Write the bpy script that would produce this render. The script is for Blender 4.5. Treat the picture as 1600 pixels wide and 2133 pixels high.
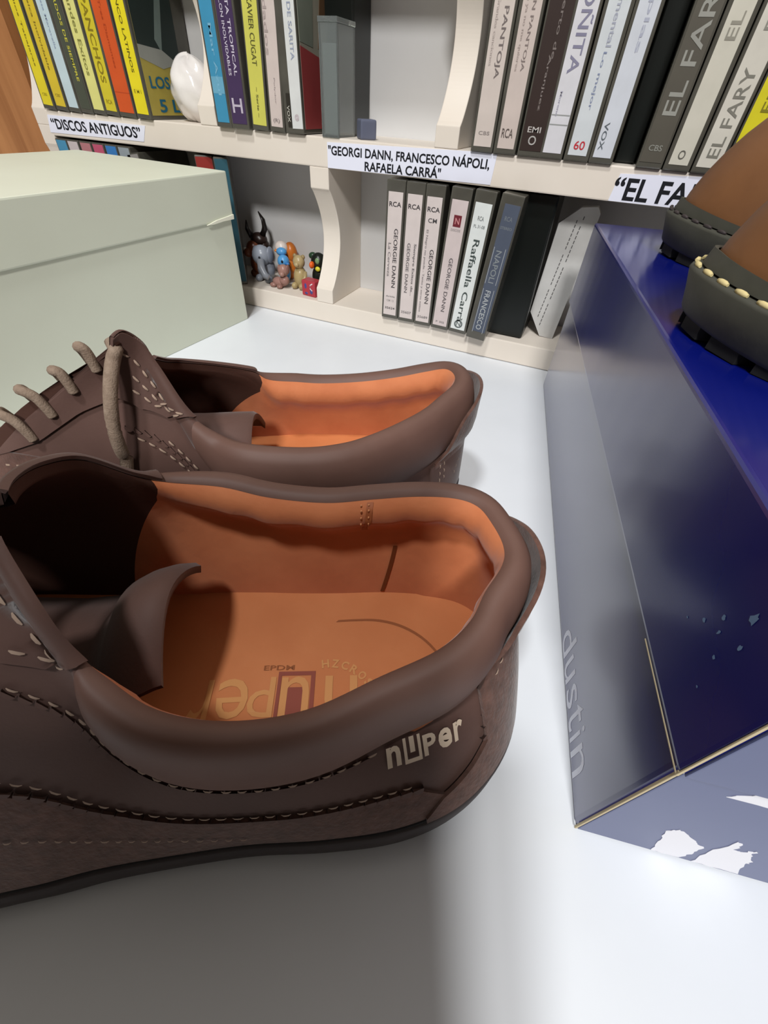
import bpy, bmesh, math, random
import numpy as np
from mathutils import Vector, Matrix

for o in list(bpy.data.objects): bpy.data.objects.remove(o, do_unlink=True)
SC = bpy.context.scene
COL = SC.collection
MM = 0.001
random.seed(7)

# ------------------------------------------------------------------ camera, light, exposure
F_PX, PITCH, YAW, ROLL_A = 882.84, math.radians(44.387), math.radians(-20.704), math.radians(3.8646)
CAM = (57.59, -407.73, 175.84)

def cam_axes():
    cy, sy, cp, sp = math.cos(YAW), math.sin(YAW), math.cos(PITCH), math.sin(PITCH)
    f = Vector((sy*cp, cy*cp, -sp)); r = Vector((cy, -sy, 0)); u = r.cross(f)
    cr, sr = math.cos(ROLL_A), math.sin(ROLL_A)
    return r*cr+u*sr, u*cr-r*sr, f

cd = bpy.data.cameras.new('camera'); cam = bpy.data.objects.new('camera', cd); COL.objects.link(cam)
R_, U_, F_ = cam_axes()
m = Matrix(((R_.x, U_.x, -F_.x), (R_.y, U_.y, -F_.y), (R_.z, U_.z, -F_.z))).to_4x4()
m.translation = Vector(CAM)*MM
cam.matrix_world = m
cd.sensor_fit = 'HORIZONTAL'; cd.sensor_width = 36.0; cd.lens = 36.0*F_PX/1600.0
cd.clip_start = 0.002; cd.clip_end = 50
SC.camera = cam

w = bpy.data.worlds.new('room_light'); SC.world = w; w.use_nodes = True
bg = w.node_tree.nodes['Background']; bg.inputs[0].default_value = (1.0, 0.87, 0.73, 1); bg.inputs[1].default_value = 0.165

def area(name, loc, target, size, power, col):
    l = bpy.data.lights.new(name, 'AREA'); l.shape = 'DISK'; l.size = size; l.energy = power; l.color = col
    o = bpy.data.objects.new(name, l); COL.objects.link(o); o.location = Vector(loc)
    o.rotation_euler = (Vector(target)-Vector(loc)).to_track_quat('-Z', 'Y').to_euler()
    return o
area('ceiling_lamp', (-0.13, -0.85, 1.55), (0, -0.2, 0), 0.17, 13.2, (0.975, 0.99, 1.0))
area('second_lamp', (0.42, -1.75, 1.5), (0, -0.1, 0.05), 0.30, 33.0, (1.0, 0.985, 0.965))

SC.view_settings.view_transform = 'Standard'; SC.view_settings.look = 'None'
SC.view_settings.gamma = 1.0; SC.view_settings.use_curve_mapping = False
SC.view_settings.exposure = 0.0

# ------------------------------------------------------------------ materials
def lin(c):
    return tuple(((v/255)/12.92 if v/255 <= .04045 else ((v/255+.055)/1.055)**2.4) for v in c)

def mat(name, col, rough=.5, spec=.5, noise=None, bump=None, coat=0., metal=0., trans=0., wave=None, sheen=0., coat_rough=.05):
    """col: 0-255 srgb albedo. noise=(scale, amount 0..1, second colour). bump=(scale, strength, dist_mm)"""
    m = bpy.data.materials.new(name); m.use_nodes = True
    nt = m.node_tree; b = nt.nodes['Principled BSDF']; N = nt.nodes.new; L = nt.links.new
    b.inputs['Base Color'].default_value = (*lin(col), 1)
    b.inputs['Roughness'].default_value = rough; b.inputs['Specular IOR Level'].default_value = spec
    b.inputs['Coat Weight'].default_value = coat; b.inputs['Coat Roughness'].default_value = coat_rough
    b.inputs['Metallic'].default_value = metal; b.inputs['Transmission Weight'].default_value = trans
    b.inputs['Sheen Weight'].default_value = sheen
    tc = N('ShaderNodeTexCoord')
    if noise:
        sc, lo, c2 = noise
        n = N('ShaderNodeTexNoise'); n.inputs['Scale'].default_value = sc; n.inputs['Detail'].default_value = 6
        L(tc.outputs['Object'], n.inputs['Vector'])
        rp = N('ShaderNodeValToRGB'); rp.color_ramp.elements[0].position = .5-lo/2; rp.color_ramp.elements[1].position = .5+lo/2
        rp.color_ramp.elements[0].color = (*lin(col), 1); rp.color_ramp.elements[1].color = (*lin(c2), 1)
        L(n.outputs['Fac'], rp.inputs['Fac']); L(rp.outputs['Color'], b.inputs['Base Color'])
    h = None
    if bump:
        n2 = N('ShaderNodeTexNoise'); n2.inputs['Scale'].default_value = bump[0]; n2.inputs['Detail'].default_value = 5
        L(tc.outputs['Object'], n2.inputs['Vector'])
        h = N('ShaderNodeBump'); h.inputs['Strength'].default_value = bump[1]; h.inputs['Distance'].default_value = bump[2]*MM
        L(n2.outputs['Fac'], h.inputs['Height']); L(h.outputs['Normal'], b.inputs['Normal'])
    if wave:
        wv = N('ShaderNodeTexWave'); wv.bands_direction = wave[0]; wv.inputs['Scale'].default_value = wave[1]
        wv.inputs['Distortion'].default_value = wave[4] if len(wave) > 4 else 0
        L(tc.outputs['Object'], wv.inputs['Vector'])
        h2 = N('ShaderNodeBump'); h2.inputs['Strength'].default_value = wave[2]; h2.inputs['Distance'].default_value = wave[3]*MM
        L(wv.outputs['Fac'], h2.inputs['Height'])
        if h: L(h.outputs['Normal'], h2.inputs['Normal'])
        L(h2.outputs['Normal'], b.inputs['Normal'])
    return m

M = {}
M['table'] = mat('table_laminate', (223, 227, 232), .38, .4, noise=(30, .5, (219, 223, 228)), bump=(400, .05, .1))
M['rack'] = mat('cream_painted_wood', (226, 217, 206), .45, .4, noise=(18, .5, (220, 210, 197)), bump=(120, .08, .3))
M['rack_back'] = mat('grey_back_board', (212, 212, 212), .6, .3, noise=(15, .5, (206, 205, 204)))
M['paper'] = mat('label_paper', (226, 228, 242), .6, .3)
M['ink'] = mat('black_ink', (25, 26, 32), .6, .2)
M['floor'] = mat('floor_tile', (150, 130, 110), .5, .4, noise=(3, .5, (135, 118, 100)))
M['wall'] = mat('wall_paint', (205, 198, 188), .8, .2, noise=(6, .5, (200, 192, 182)))
M['cardwhite'] = mat('cream_card', (214, 219, 202), .55, .35, noise=(14, .5, (208, 212, 195)), bump=(250, .05, .2))
M['cardedge'] = mat('torn_card_edge', (240, 240, 222), .7, .2)
M['navy'] = mat('blue_glossy_card', (10, 20, 104), .25, .8, noise=(9, .6, (8, 14, 80)), coat=.7, coat_rough=.16, bump=(60, .06, .4))
M['navyrib'] = mat('blue_ribbed_card', (8, 22, 118), .26, .5, noise=(9, .6, (6, 14, 88)), coat=.5, coat_rough=.16, wave=('X', 90, .12, .3))
M['sheenblue'] = mat('blue_card_painted_sheen', (84, 92, 130), .35, .5, noise=(12, .5, (74, 82, 120)))  # blue card at the box end, its reflected light put into a paler colour
M['dustin_ink'] = mat('pale_print', (222, 224, 236), .4, .4)
M['tornwhite'] = mat('torn_paper_white', (226, 226, 232), .7, .2)
M['kraft'] = mat('raw_card_edge', (196, 182, 150), .8, .2)
M['nubuck'] = mat('brown_nubuck', (95, 69, 61), .66, .3, noise=(38, .7, (75, 52, 45)), bump=(900, .22, .25), sheen=.15)
M['collar'] = mat('brown_smooth_leather', (112, 84, 75), .55, .3, noise=(30, .8, (88, 63, 54)), bump=(500, .12, .25))
M['suede'] = mat('worn_suede', (102, 72, 62), .85, .2, noise=(300, .5, (72, 49, 41)), bump=(700, .5, .5), sheen=.3)
M['lining'] = mat('rust_lining', (206, 128, 84), .72, .25, noise=(55, .7, (182, 104, 64)), bump=(120, .35, 1.0), sheen=.2)
M['insole'] = mat('tan_insole', (204, 130, 82), .6, .3, noise=(40, .7, (188, 112, 66)), bump=(200, .2, .6))
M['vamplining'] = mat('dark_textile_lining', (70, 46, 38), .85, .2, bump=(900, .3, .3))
M['sole'] = mat('dark_rubber', (62, 54, 54), .6, .35, noise=(30, .5, (50, 43, 43)), bump=(500, .15, .3))
M['crevice'] = mat('crevice_shade', (18, 14, 13), .8, .2)  # black stands in for shade in the gap above the sole
M['thread'] = mat('beige_thread', (158, 136, 120), .8, .2)
M['lace'] = mat('taupe_lace', (150, 132, 116), .85, .2, noise=(400, .6, (118, 100, 86)), bump=(1500, .6, .5))
M['logo'] = mat('beige_print', (205, 186, 165), .6, .3)
M['gold'] = mat('worn_gold_print', (206, 146, 88), .5, .4)
M['redbox'] = mat('faded_maroon_print', (142, 74, 60), .55, .3)
M['tanleather'] = mat('tan_oiled_leather', (126, 84, 50), .5, .4, noise=(28, .8, (92, 60, 36)), bump=(180, .3, .6))
M['greyrubber'] = mat('grey_rubber', (74, 74, 66), .6, .35, noise=(60, .6, (58, 58, 50)), bump=(300, .25, .5))
M['shaderubber'] = mat('shaded_rubber', (22, 22, 22), .7, .3)  # tread colour, blackened for the shade under the raised toe
M['yellowthread'] = mat('yellow_thread', (206, 190, 138), .8, .2)
M['smoke'] = mat('smoked_case_plastic', (88, 86, 78), .18, .5, noise=(40, .5, (66, 64, 58)))
M['blackcase'] = mat('black_plastic', (16, 20, 18), .3, .4)
M['bluegrey'] = mat('blue_grey_plastic', (92, 97, 116), .5, .4)
M['quartz'] = mat('white_quartz', (232, 228, 224), .12, .5, noise=(60, .5, (218, 212, 208)), bump=(60, .3, 1.0), coat=.5)
M['clear'] = mat('clear_plastic', (206, 214, 212), .06, .5, trans=.85)
def plain(col, rough=.5): return mat('print_%d_%d_%d' % col, col, rough, .35, noise=(60, .5, tuple(max(0, int(v*.93)) for v in col)))
PC = {}
def paint(col, rough=.5):
    if (col, rough) not in PC: PC[(col, rough)] = plain(col, rough)
    return PC[(col, rough)]

def wood_mat():
    m = bpy.data.materials.new('brown_wood_grain'); m.use_nodes = True
    nt = m.node_tree; b = nt.nodes['Principled BSDF']; N = nt.nodes.new; L = nt.links.new
    tc = N('ShaderNodeTexCoord'); mp = N('ShaderNodeMapping'); mp.inputs['Scale'].default_value = (9, 9, 1.1)
    L(tc.outputs['Object'], mp.inputs['Vector'])
    n = N('ShaderNodeTexNoise'); n.inputs['Scale'].default_value = 3.2; n.inputs['Detail'].default_value = 7; n.inputs['Distortion'].default_value = 1.2
    L(mp.outputs[0], n.inputs['Vector'])
    r = N('ShaderNodeValToRGB'); e = r.color_ramp.elements
    e[0].position = .3; e[0].color = (*lin((140, 88, 48)), 1); e[1].position = .72; e[1].color = (*lin((184, 128, 80)), 1)
    L(n.outputs['Fac'], r.inputs['Fac']); L(r.outputs['Color'], b.inputs['Base Color'])
    b.inputs['Roughness'].default_value = .45
    return m
M['wood'] = wood_mat()

# ------------------------------------------------------------------ mesh helpers (all lengths in mm)
class MB:
    def __init__(s): s.v = []; s.f = []; s.sm = []
    def add(s, vs, fs, smooth=False):
        k = len(s.v); s.v += [tuple(map(float, p)) for p in vs]; s.f += [tuple(i+k for i in f) for f in fs]; s.sm += [smooth]*len(fs)
        return s
    def box(s, a, b, bev=0., X=None, seg=2):
        bm = bmesh.new(); bmesh.ops.create_cube(bm, size=1)
        for v in bm.verts:
            v.co = Vector([(a[i]+b[i])/2+v.co[i]*(b[i]-a[i]) for i in range(3)])
        if bev: bmesh.ops.bevel(bm, geom=list(bm.edges), offset=bev, segments=seg, affect='EDGES', profile=.6)
        bm.verts.index_update()
        vs = [(X @ v.co if X else v.co) for v in bm.verts]; fs = [[v.index for v in f.verts] for f in bm.faces]
        bm.free(); return s.add(vs, fs)
    def grid(s, G, closed=False, smooth=True):
        G = np.asarray(G); R, C = G.shape[:2]; fs = []
        for i in range(R-1):
            for j in range(C if closed else C-1):
                k = (j+1) % C; fs.append((i*C+j, i*C+k, (i+1)*C+k, (i+1)*C+j))
        return s.add(G.reshape(-1, 3), fs, smooth)
    def prism(s, poly, z0, z1, ax=lambda x, y, z: (x, y, z)):
        n = len(poly); vs = [ax(x, y, z0) for x, y in poly]+[ax(x, y, z1) for x, y in poly]
        fs = [tuple(range(n))[::-1], tuple(range(n, 2*n))]+[(i, (i+1) % n, n+(i+1) % n, n+i) for i in range(n)]
        return s.add(vs, fs)
    def tube(s, P, r, n=10, smooth=True, flat=1.0):
        P = [Vector(p) for p in P]; rings = []; up = Vector((.13, .21, .97))
        for i, p in enumerate(P):
            t = (P[min(i+1, len(P)-1)]-P[max(i-1, 0)]).normalized()
            a = t.cross(up)
            if a.length < 1e-3: a = t.cross(Vector((1, 0, 0)))
            a.normalize(); b = a.cross(t); rr = r[i] if hasattr(r, '__len__') else r
            rings.append([p+(a*math.cos(2*math.pi*k/n)*rr+b*math.sin(2*math.pi*k/n)*rr*flat) for k in range(n)])
        s.grid([[tuple(v) for v in q] for q in rings], True, smooth)
        k = len(s.v)
        s.f += [tuple(range(k-n, k)), tuple(range(k-n*len(P), k-n*len(P)+n))[::-1]]; s.sm += [False, False]
        return s
    def ball(s, c, r, nu=16, nv=10, X=None):
        r = r if hasattr(r, '__len__') else (r, r, r); G = []
        for i in range(nv+1):
            th = math.pi*i/nv*.998+.001
            row = [Vector((r[0]*math.sin(th)*math.cos(2*math.pi*j/nu), r[1]*math.sin(th)*math.sin(2*math.pi*j/nu), r[2]*math.cos(th))) for j in range(nu)]
            G.append([tuple((X @ p if X else p)+Vector(c)) for p in row])
        return s.grid(G, True, True)

def origin(parent):
    p = Vector((0, 0, 0)); q = parent
    while q is not None: p = p+q.location; q = q.parent
    return p

def obj(name, mb, mt, parent=None, local=False, recalc=True, label=None):
    me = bpy.data.meshes.new(name); off = Vector((0, 0, 0)) if (parent is None or local) else origin(parent)
    me.from_pydata([tuple(Vector(v)*MM-off) for v in mb.v], [], mb.f)
    me.polygons.foreach_set('use_smooth', mb.sm)
    if recalc:
        bm = bmesh.new(); bm.from_mesh(me); bmesh.ops.recalc_face_normals(bm, faces=bm.faces); bm.to_mesh(me); bm.free()
    me.materials.append(mt); me.update()
    o = bpy.data.objects.new(name, me); COL.objects.link(o)
    if parent: o.parent = parent
    if label: o['label'] = label
    return o

def thing(name, label, cat, loc=(0, 0, 0), rot=(0, 0, 0), group=None):
    o = bpy.data.objects.new(name, None); COL.objects.link(o); o.empty_display_size = .02
    o.location = Vector(loc)*MM; o.rotation_euler = rot
    o['label'] = label; o['category'] = cat
    if group: o['group'] = group
    return o

def struct(name, mb, mt):
    o = obj(name, mb, mt); o['kind'] = 'structure'; return o

TEXT = {}
def glyphs(s, shear=0., bold=0.):
    key = (s, shear, bold)
    if key in TEXT: return TEXT[key]
    cu = bpy.data.curves.new('t', 'FONT'); cu.body = s; cu.size = 1; cu.shear = shear; cu.offset = bold; cu.resolution_u = 3
    o = bpy.data.objects.new('t', cu); COL.objects.link(o); bpy.context.view_layer.update()
    dg = bpy.context.evaluated_depsgraph_get(); me = bpy.data.meshes.new_from_object(o.evaluated_get(dg))
    v = np.array([x.co[:2] for x in me.vertices]); f = [tuple(p.vertices) for p in me.polygons]
    bpy.data.objects.remove(o); bpy.data.curves.remove(cu); bpy.data.meshes.remove(me)
    v = v-v.min(0); TEXT[key] = (v, f); return TEXT[key]

def write(mb, s, w, h, fn, shear=0., bold=0.):
    """print text s into a w x h box (mm); fn(x, y) -> 3D point"""
    v, f = glyphs(s, shear, bold); mx = v.max(0)
    return mb.add([fn(x*w/mx[0], y*h/mx[1]) for x, y in v], f)

# ------------------------------------------------------------------ setting
ZR, ZS, ZT = 19.5, 129.8, 149.7
struct('floor', MB().box((-2200, -2400, -760), (2200, 700, -740)), M['floor'])
struct('wall_back', MB().box((-2200, 90, -740), (2200, 130, 1900)), M['wall'])
struct('wall_left', MB().box((-1400, 20, -740), (-530, 88, 900)), M['wood'])

tb = thing('desk', 'white laminate desk top carrying the shoes and boxes', 'desk', (0, -300, -740))
obj('desk_top', MB().box((-1050, -800, -25), (900, 84, 0), 1.5), M['table'], tb)
for x in (-1000, 850):
    for y in (-750, 50): obj('leg', MB().box((x-25, y-25, -740), (x+25, y+25, -25), 2), M['table'], tb)

# ------------------------------------------------------------------ cassette rack
rk = thing('cassette_rack', 'cream painted wooden cassette rack with scalloped dividers along the back of the desk', 'shelf', (0, 33, 0))
DEEP = 66
def scallop(z0, z1, depth=19):
    """front profile (y, z) of a divider: flat foot, hollow, flat head"""
    P = [(0, z0), (0, z0+13)]
    h = z1-z0-28
    for i in range(1, 40):
        a = i/40
        f = math.sin(math.pi*a)**.8
        P.append((depth*f, z0+13+h*a))
    P += [(0, z1-15), (0, z1)]
    return P
def divider(name, x0, x1, z0, z1, depth=19):
    P = scallop(z0, z1, depth)+[(DEEP, z1), (DEEP, z0)]
    o = obj(name, MB().prism(P, x0, x1, lambda y, z, x: (x, y, z)), M['rack'], rk)
    bv = o.modifiers.new('soft_edges', 'BEVEL'); bv.width = .6*MM; bv.segments = 2; bv.limit_method = 'ANGLE'
    return o
X0, X1 = -512, 153
obj('bottom_rail', MB().box((X0+18, 0, .4), (X1-16, DEEP, ZR), 1.0), M['rack'], rk)
sb = obj('shelf_board', MB().box((X0+18, 0, ZS), (X1-16, DEEP, ZT), 1.0), M['rack'], rk)
obj('top_board', MB().box((X0+18, 0, 263), (X1-16, DEEP, 283), 1.0), M['rack'], rk)
divider('side_panel', X0, X0+18.5, .4, ZS+8, 8); divider('side_panel', X0, X0+18.5, ZS+8, 283, 18)
divider('divider', -187, -168.5, ZR, ZS)
divider('divider', -297, -279, ZT, 263, 21); divider('divider', -75.8, -57.2, ZT, 263, 22)
divider('side_panel', 137, 153, .4, ZS+8, 8); divider('side_panel', 137, 153, ZS+8, 283, 18)
obj('back_panel', MB().box((X0, DEEP, .4), (X1, DEEP+6, 283)), M['rack_back'], rk)

def label(poly, lines, bold=.022):
    mb = MB().prism(poly, -.35, -.02, lambda x, z, y: (x, y, z))
    p = obj('paper_label', mb, M['paper'], sb, label='white paper strip with black capitals')
    t = MB()
    for s, x, z, w_, h, slope in lines:
        write(t, s, w_, h, lambda a, b, x=x, z=z, sl=slope: (x+a, -.5, z+b+a*sl), bold=bold)
    obj('lettering', t, M['ink'], p, recalc=False)
label([(-496.5, 132.2), (-370, 133.2), (-363.5, 145), (-492, 146)], [('“DISCOS ANTIGUOS”', -490, 135.3, 119, 8.4, .0)])
label([(-168.6, 130), (-27.6, 131.2), (-26.4, 149.2), (-47, 149.6), (-168.6, 146.6)],
      [('"GEORGI DANN, FRANCESCO NÁPOLI,', -167.6, 137.6, 137, 8.4, .012), ('RAFAELA CARRÁ"', -134, 130.7, 66, 7.6, .012)])
label([(58.8, 130.2), (136, 130.4), (136, 149.4), (61, 145.6)], [('“EL FARY”', 59.6, 131.2, 75, 12.8, .012)])

# ------------------------------------------------------------------ cassettes
SPINES = 'cassettes standing in the rack'
def cassette(x, z0, label, card, y=-4.4, wd=16.4, cw=None, co=0., lean=0., yaw=0., texts=(), case='smoke', h=108.6, dp=66.5, cm=(3.2, 8), cover=None, blocks=(), name='cassette'):
    """x: centre of the spine's foot. texts: (string, cx, z, length, height, colour, mode) in spine mm, z from the foot; mode 'd' reads down, 'u' up, 'h' across"""
    t = thing(name, label, 'cassette', (x, y, z0+wd/2*abs(math.sin(lean))+.05), (0, lean, yaw), SPINES)
    cw = cw or wd-3.6
    obj('case', MB().box((-wd/2, 0, 0), (wd/2, dp, h), .9), M[case], t, True)
    lo, hi = cm[0], h-cm[1]
    sp = obj('spine_card', MB().box((co-cw/2, -.25, lo), (co+cw/2, .4, hi), .12), card if not isinstance(card, tuple) else paint(card), t, True)
    for (bx0, bz0, bx1, bz1, c) in blocks:
        obj('printed_band', MB().box((bx0, -.34, bz0), (bx1, -.2, bz1)), paint(c), sp, True)
    by = {}
    for s, cx, z, ln, hh, c, md in texts:
        b = by.setdefault(c, MB())
        if md == 'd': write(b, s, ln, hh, lambda a, q, cx=cx, z=z, hh=hh: (cx-hh/2+q, -.42, z-a), bold=.01)
        elif md == 'u': write(b, s, ln, hh, lambda a, q, cx=cx, z=z, hh=hh: (cx+hh/2-q, -.42, z+a), bold=.01)
        else: write(b, s, ln, hh, lambda a, q, cx=cx, z=z, ln=ln: (cx-ln/2+a, -.42, z+q), bold=.01)
    for c, b in by.items(): obj('lettering', b, paint(c), sp, True, recalc=False)
    if cover:
        cv = obj('cover_card', MB().box((wd/2-.1, 3, 3), (wd/2+.15, dp-18, h-4)), paint(cover[0]), t, True)
        for k, (poly, c) in enumerate(cover[1]):
            obj('cover_picture', MB().prism(poly, wd/2+.12, wd/2+.3+.03*k, lambda a, b, q: (q, a, b)), paint(c), cv, True)
        for s, yy, zz, ln, hh, c in cover[2]:
            b = MB(); write(b, s, ln, hh, lambda a, q: (wd/2+.5, yy+a, zz+q), bold=.02); obj('lettering', b, paint(c), cv, True, recalc=False)
    return t
BK = (40, 38, 42); GR = (120, 116, 116)
# lower shelf, beside the open compartment
PK = (213, 202, 198)
cassette(-103.2, ZR, 'first cassette from the left on the lower shelf, three small lines at its foot', PK, y=-4.4, yaw=.05,
 texts=[('RCA', 0, 90.5, 10.5, 3.4, BK, 'h'), ('GEORGIE DANN', 2.1, 75, 47, 3.6, (70, 66, 68), 'd'), ('La Cerveza', -3.2, 64, 27, 2.6, (130, 124, 124), 'd'), ('Ariola', 0, 19.5, 9, 1.3, GR, 'h'), ('CM 13', 0, 15.5, 7, 1.8, (160, 154, 152), 'h'), ('35624', 0, 8.6, 10, 2, (80, 76, 76), 'h')])
cassette(-86, ZR, 'second cassette from the left on the lower shelf, pale spine with two title lines', PK, y=-4.6, yaw=.045,
 texts=[('RCA', 0, 90.5, 10.5, 3.4, BK, 'h'), ('Siempre Exitos de...', 3.2, 66, 42, 2.8, (90, 86, 88), 'd'), ('GEORGIE DANN', -2.2, 66, 40, 2.9, (104, 98, 100), 'd'), ('35607', 0, 7.5, 10, 2.2, GR, 'h')])
cassette(-68.9, ZR, 'third cassette from the left on the lower shelf, marked CM under its logo', PK, y=-5.2, yaw=.04,
 texts=[('RCA', 0, 90.5, 10.5, 3.4, BK, 'h'), ('CM', 0, 83, 7.5, 3.2, (80, 76, 78), 'h'), ('El Negro no puede - Tanto y otros exitos', -3.6, 78, 66, 2.3, (136, 130, 130), 'd'), ('GEORGIE DANN', 2.2, 64, 44, 3.6, (76, 72, 74), 'd'), ('35689', 0, 6.6, 10, 2.1, GR, 'h')])
cassette(-51, ZR, 'pinkish cassette spine with a dark red square emblem on top, lower shelf', (208, 194, 192), y=-6, lean=.035, yaw=.03, wd=17,
 texts=[('GEORGIE DANN', 0.6, 60, 44, 3.4, (96, 90, 92), 'd'), ('N', .2, 84.4, 3.6, 4.4, (205, 140, 140), 'h'), ('DISCOS', 0, 79.5, 8, 1.6, (160, 150, 150), 'h'), ('P  502', 0, 5.8, 8, 1.6, GR, 'h')],
 blocks=[(-3, 82.6, 3.4, 90.6, (110, 36, 46))])
cassette(-33.3, ZR, 'white-spined cassette with bold serif title beside the blue-grey one on the lower shelf', (222, 226, 224), y=-6.6, lean=.05, wd=17,
 texts=[('Raffaella Carrà', .4, 76, 66, 5.2, (66, 76, 74), 'd'), ('RCA', 0, 89, 5, 3, (120, 124, 124), 'h'), ('PL 31-08', 0, 84, 9, 2.2, (130, 134, 134), 'h'), ('O', 0, 4.6, 8, 7.2, (96, 104, 104), 'h'), ('N', 0, 6.4, 4, 4, (96, 104, 104), 'h')])
cassette(-14.2, ZR, 'blue-grey cassette jutting out of the lower shelf next to the dark gap', (78, 86, 102), y=-12.5, lean=.075, wd=17.4, cw=12, co=1.4, cm=(7, 6),
 texts=[('NAPOLI', 0.6, 72, 24, 4.6, (136, 142, 146), 'd'), ('FRANCESCO', 0.6, 42, 33, 4.6, (176, 180, 182), 'd'), ('RCA', 1, 92, 6, 3, (120, 126, 132), 'h'), ('STEREO', 1, 86.5, 9, 1.8, (126, 132, 138), 'h')],
 blocks=[(-4.1, 47, -3.7, 74, (170, 174, 178)), (5.1, 47, 5.5, 74, (170, 174, 178)), (-4.1, 6, -3.7, 43, (170, 174, 178)), (5.1, 6, 5.5, 43, (170, 174, 178))])

# pale hinged inlay standing askew further right
t = thing('cassette', 'white card cassette sleeve with clipped corners standing beside the blue box', 'cassette', (40, 27, ZR), (0, 0, 0), SPINES)
poly = [(-12, 89.5), (-14.8, 20), (-1, .6), (11.2, 0), (14, 40), (17, 99), (14, 103), (2, 101.5)]
cd_ = obj('card', MB().prism(poly, 0, 9, lambda x, z, y: (x, y, z)), paint((206, 205, 202)), t, True)
b = MB()
for q, (x0, z0, x1, z1) in enumerate([(-7.5, 14, 1.5, 94), (-3.6, 10, 6, 97)]):
    n = 26
    for i in range(n):
        if (i*7+q*3) % 9 == 0: continue
        a0, a1 = i/n, (i+.72)/n
        p0 = (x0+(x1-x0)*a0, z0+(z1-z0)*a0); p1 = (x0+(x1-x0)*a1, z0+(z1-z0)*a1)
        b.add([(p0[0]-.35, -.15, p0[1]), (p0[0]+.35, -.15, p0[1]), (p1[0]+.35, -.15, p1[1]), (p1[0]-.35, -.15, p1[1])], [(0, 1, 2, 3)])
obj('lettering', b, paint((90, 88, 88)), cd_, True, recalc=False)
t = thing('video_case', 'black plastic case filling the dark gap right of the blue-grey cassette', 'case', (10, 16, ZR))
obj('shell', MB().box((-14, 12, ZR+.1), (24.5, 63, ZR+108.5), 1.5), M['blackcase'], t)
obj('lid', MB().box((-13, 10.6, ZR+1), (23.5, 12.5, ZR+108), .6), M['blackcase'], t)

# upper shelf, left compartment
Y1 = (222, 204, 44)
cassette(-482.6, ZT, 'leftmost yellow cassette of the upper shelf against the rack side', Y1, y=-2, lean=.06, wd=16.2, case='smoke', texts=[('Los Indios Tabajaras', 0, 92, 62, 2.6, (120, 108, 30), 'd'), ('CBS', 0, 10, 6, 2, (160, 146, 40), 'h')])
cassette(-464.8, ZT, 'darker yellow cassette second from the left on the upper shelf', (212, 186, 52), y=-2, lean=.06, wd=16, texts=[('Musica Inolvidable', 0, 80, 52, 2.4, (130, 110, 34), 'd'), ('CBS', 0, 10, 6, 2, (160, 140, 40), 'h')])
cassette(-447.8, ZT, 'pale blue cassette between two dark-edged ones on the upper left shelf', (190, 208, 214), y=-2, lean=.045, wd=15.6, texts=[('Orquesta Maravella', 0, 86, 44, 2.8, (150, 164, 190), 'd')])
cassette(-431.6, ZT, 'dark cassette with small yellow title right of the pale blue one', (74, 78, 66), y=-2, lean=.04, wd=15.4, texts=[('RECUERDOS DE SIEMPRE', 1.2, 92, 70, 3, (204, 196, 70), 'd')])
cassette(-414.9, ZT, 'pale yellow cassette with green handwriting-like title on the upper left shelf', (216, 212, 130), y=-2, lean=.045, wd=16, texts=[('Grandes Exitos', 0, 84, 58, 4.4, (128, 126, 64), 'd')])
cassette(-398.6, ZT, 'mustard cassette with big outlined capitals left of the orange one', (206, 190, 48), y=-2, lean=.055, wd=16.2, texts=[('LOS PANCHOS', 0, 98, 76, 6, (134, 118, 26), 'd'), ('RCA', 0, 8, 7, 3, (150, 132, 30), 'h')])
cassette(-379.6, ZT, 'orange-red cassette on the upper left shelf', (204, 84, 36), y=-2, lean=.03, wd=20, cw=17.4, texts=[('Los Tres Diamantes', 0, 82, 50, 2.4, (176, 66, 30), 'd')], blocks=[(-8.6, 16.4, 8.6, 16.9, (180, 70, 32))])
cassette(-359.2, ZT, 'bright yellow cassette with its picture cover showing, last before the white stone', (226, 210, 36), y=-3, lean=.035, wd=16.4, cw=13.4,
 texts=[('LOS CINCO LATINOS', 0, 92, 62, 3, (92, 84, 20), 'd'), ('E M I', 0, 17, 8, 2.4, (150, 138, 30), 'h')],
 cover=((176, 160, 74), [([(3, 44), (51, 36), (51, 104), (3, 104)], (34, 46, 44)), ([(24, 52), (30, 44), (44, 92), (40, 96)], (110, 124, 120)), ([(3, 40), (28, 34), (48, 38), (30, 46), (3, 48)], (150, 152, 146))],
  [('LOS', 8, 21, 24, 8, (24, 98, 128)), ('5 L', 14, 5, 26, 9, (24, 98, 128))]))
# upper shelf, middle compartment
cassette(-267.2, ZT, 'sky blue cassette beside the divider on the upper shelf', (62, 142, 180), y=-4.4, wd=15.6, texts=[('Mar Azul', 1, 60, 40, 3, (120, 176, 204), 'd')], blocks=[(-5.9, 21, 5.9, 31, (104, 164, 192))])
cassette(-249.5, ZT, 'purple cassette with two columns of white lettering', (66, 48, 84), y=-5.5, wd=18, cw=14.6,
 texts=[('BAILES DE SALON INOLVIDABLES', -2.6, 98, 66, 2.6, (206, 198, 214), 'd'), ('ORQUESTA TROPICAL', 2.6, 98, 66, 3.4, (206, 198, 214), 'd'), ('H', 0, 10, 10, 9, (190, 180, 196), 'h')])
cassette(-230.8, ZT, 'lime yellow cassette with a long black title, middle of the upper shelf', (204, 200, 92), y=-3.4, lean=.04, wd=16, cw=13.2,
 texts=[('ABBE LANE & XAVIER CUGAT', .2, 106, 68, 4.4, (92, 90, 44), 'd'), ('~ Serie ~', 0, 26, 18, 2, (80, 78, 44), 'd')])
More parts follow.
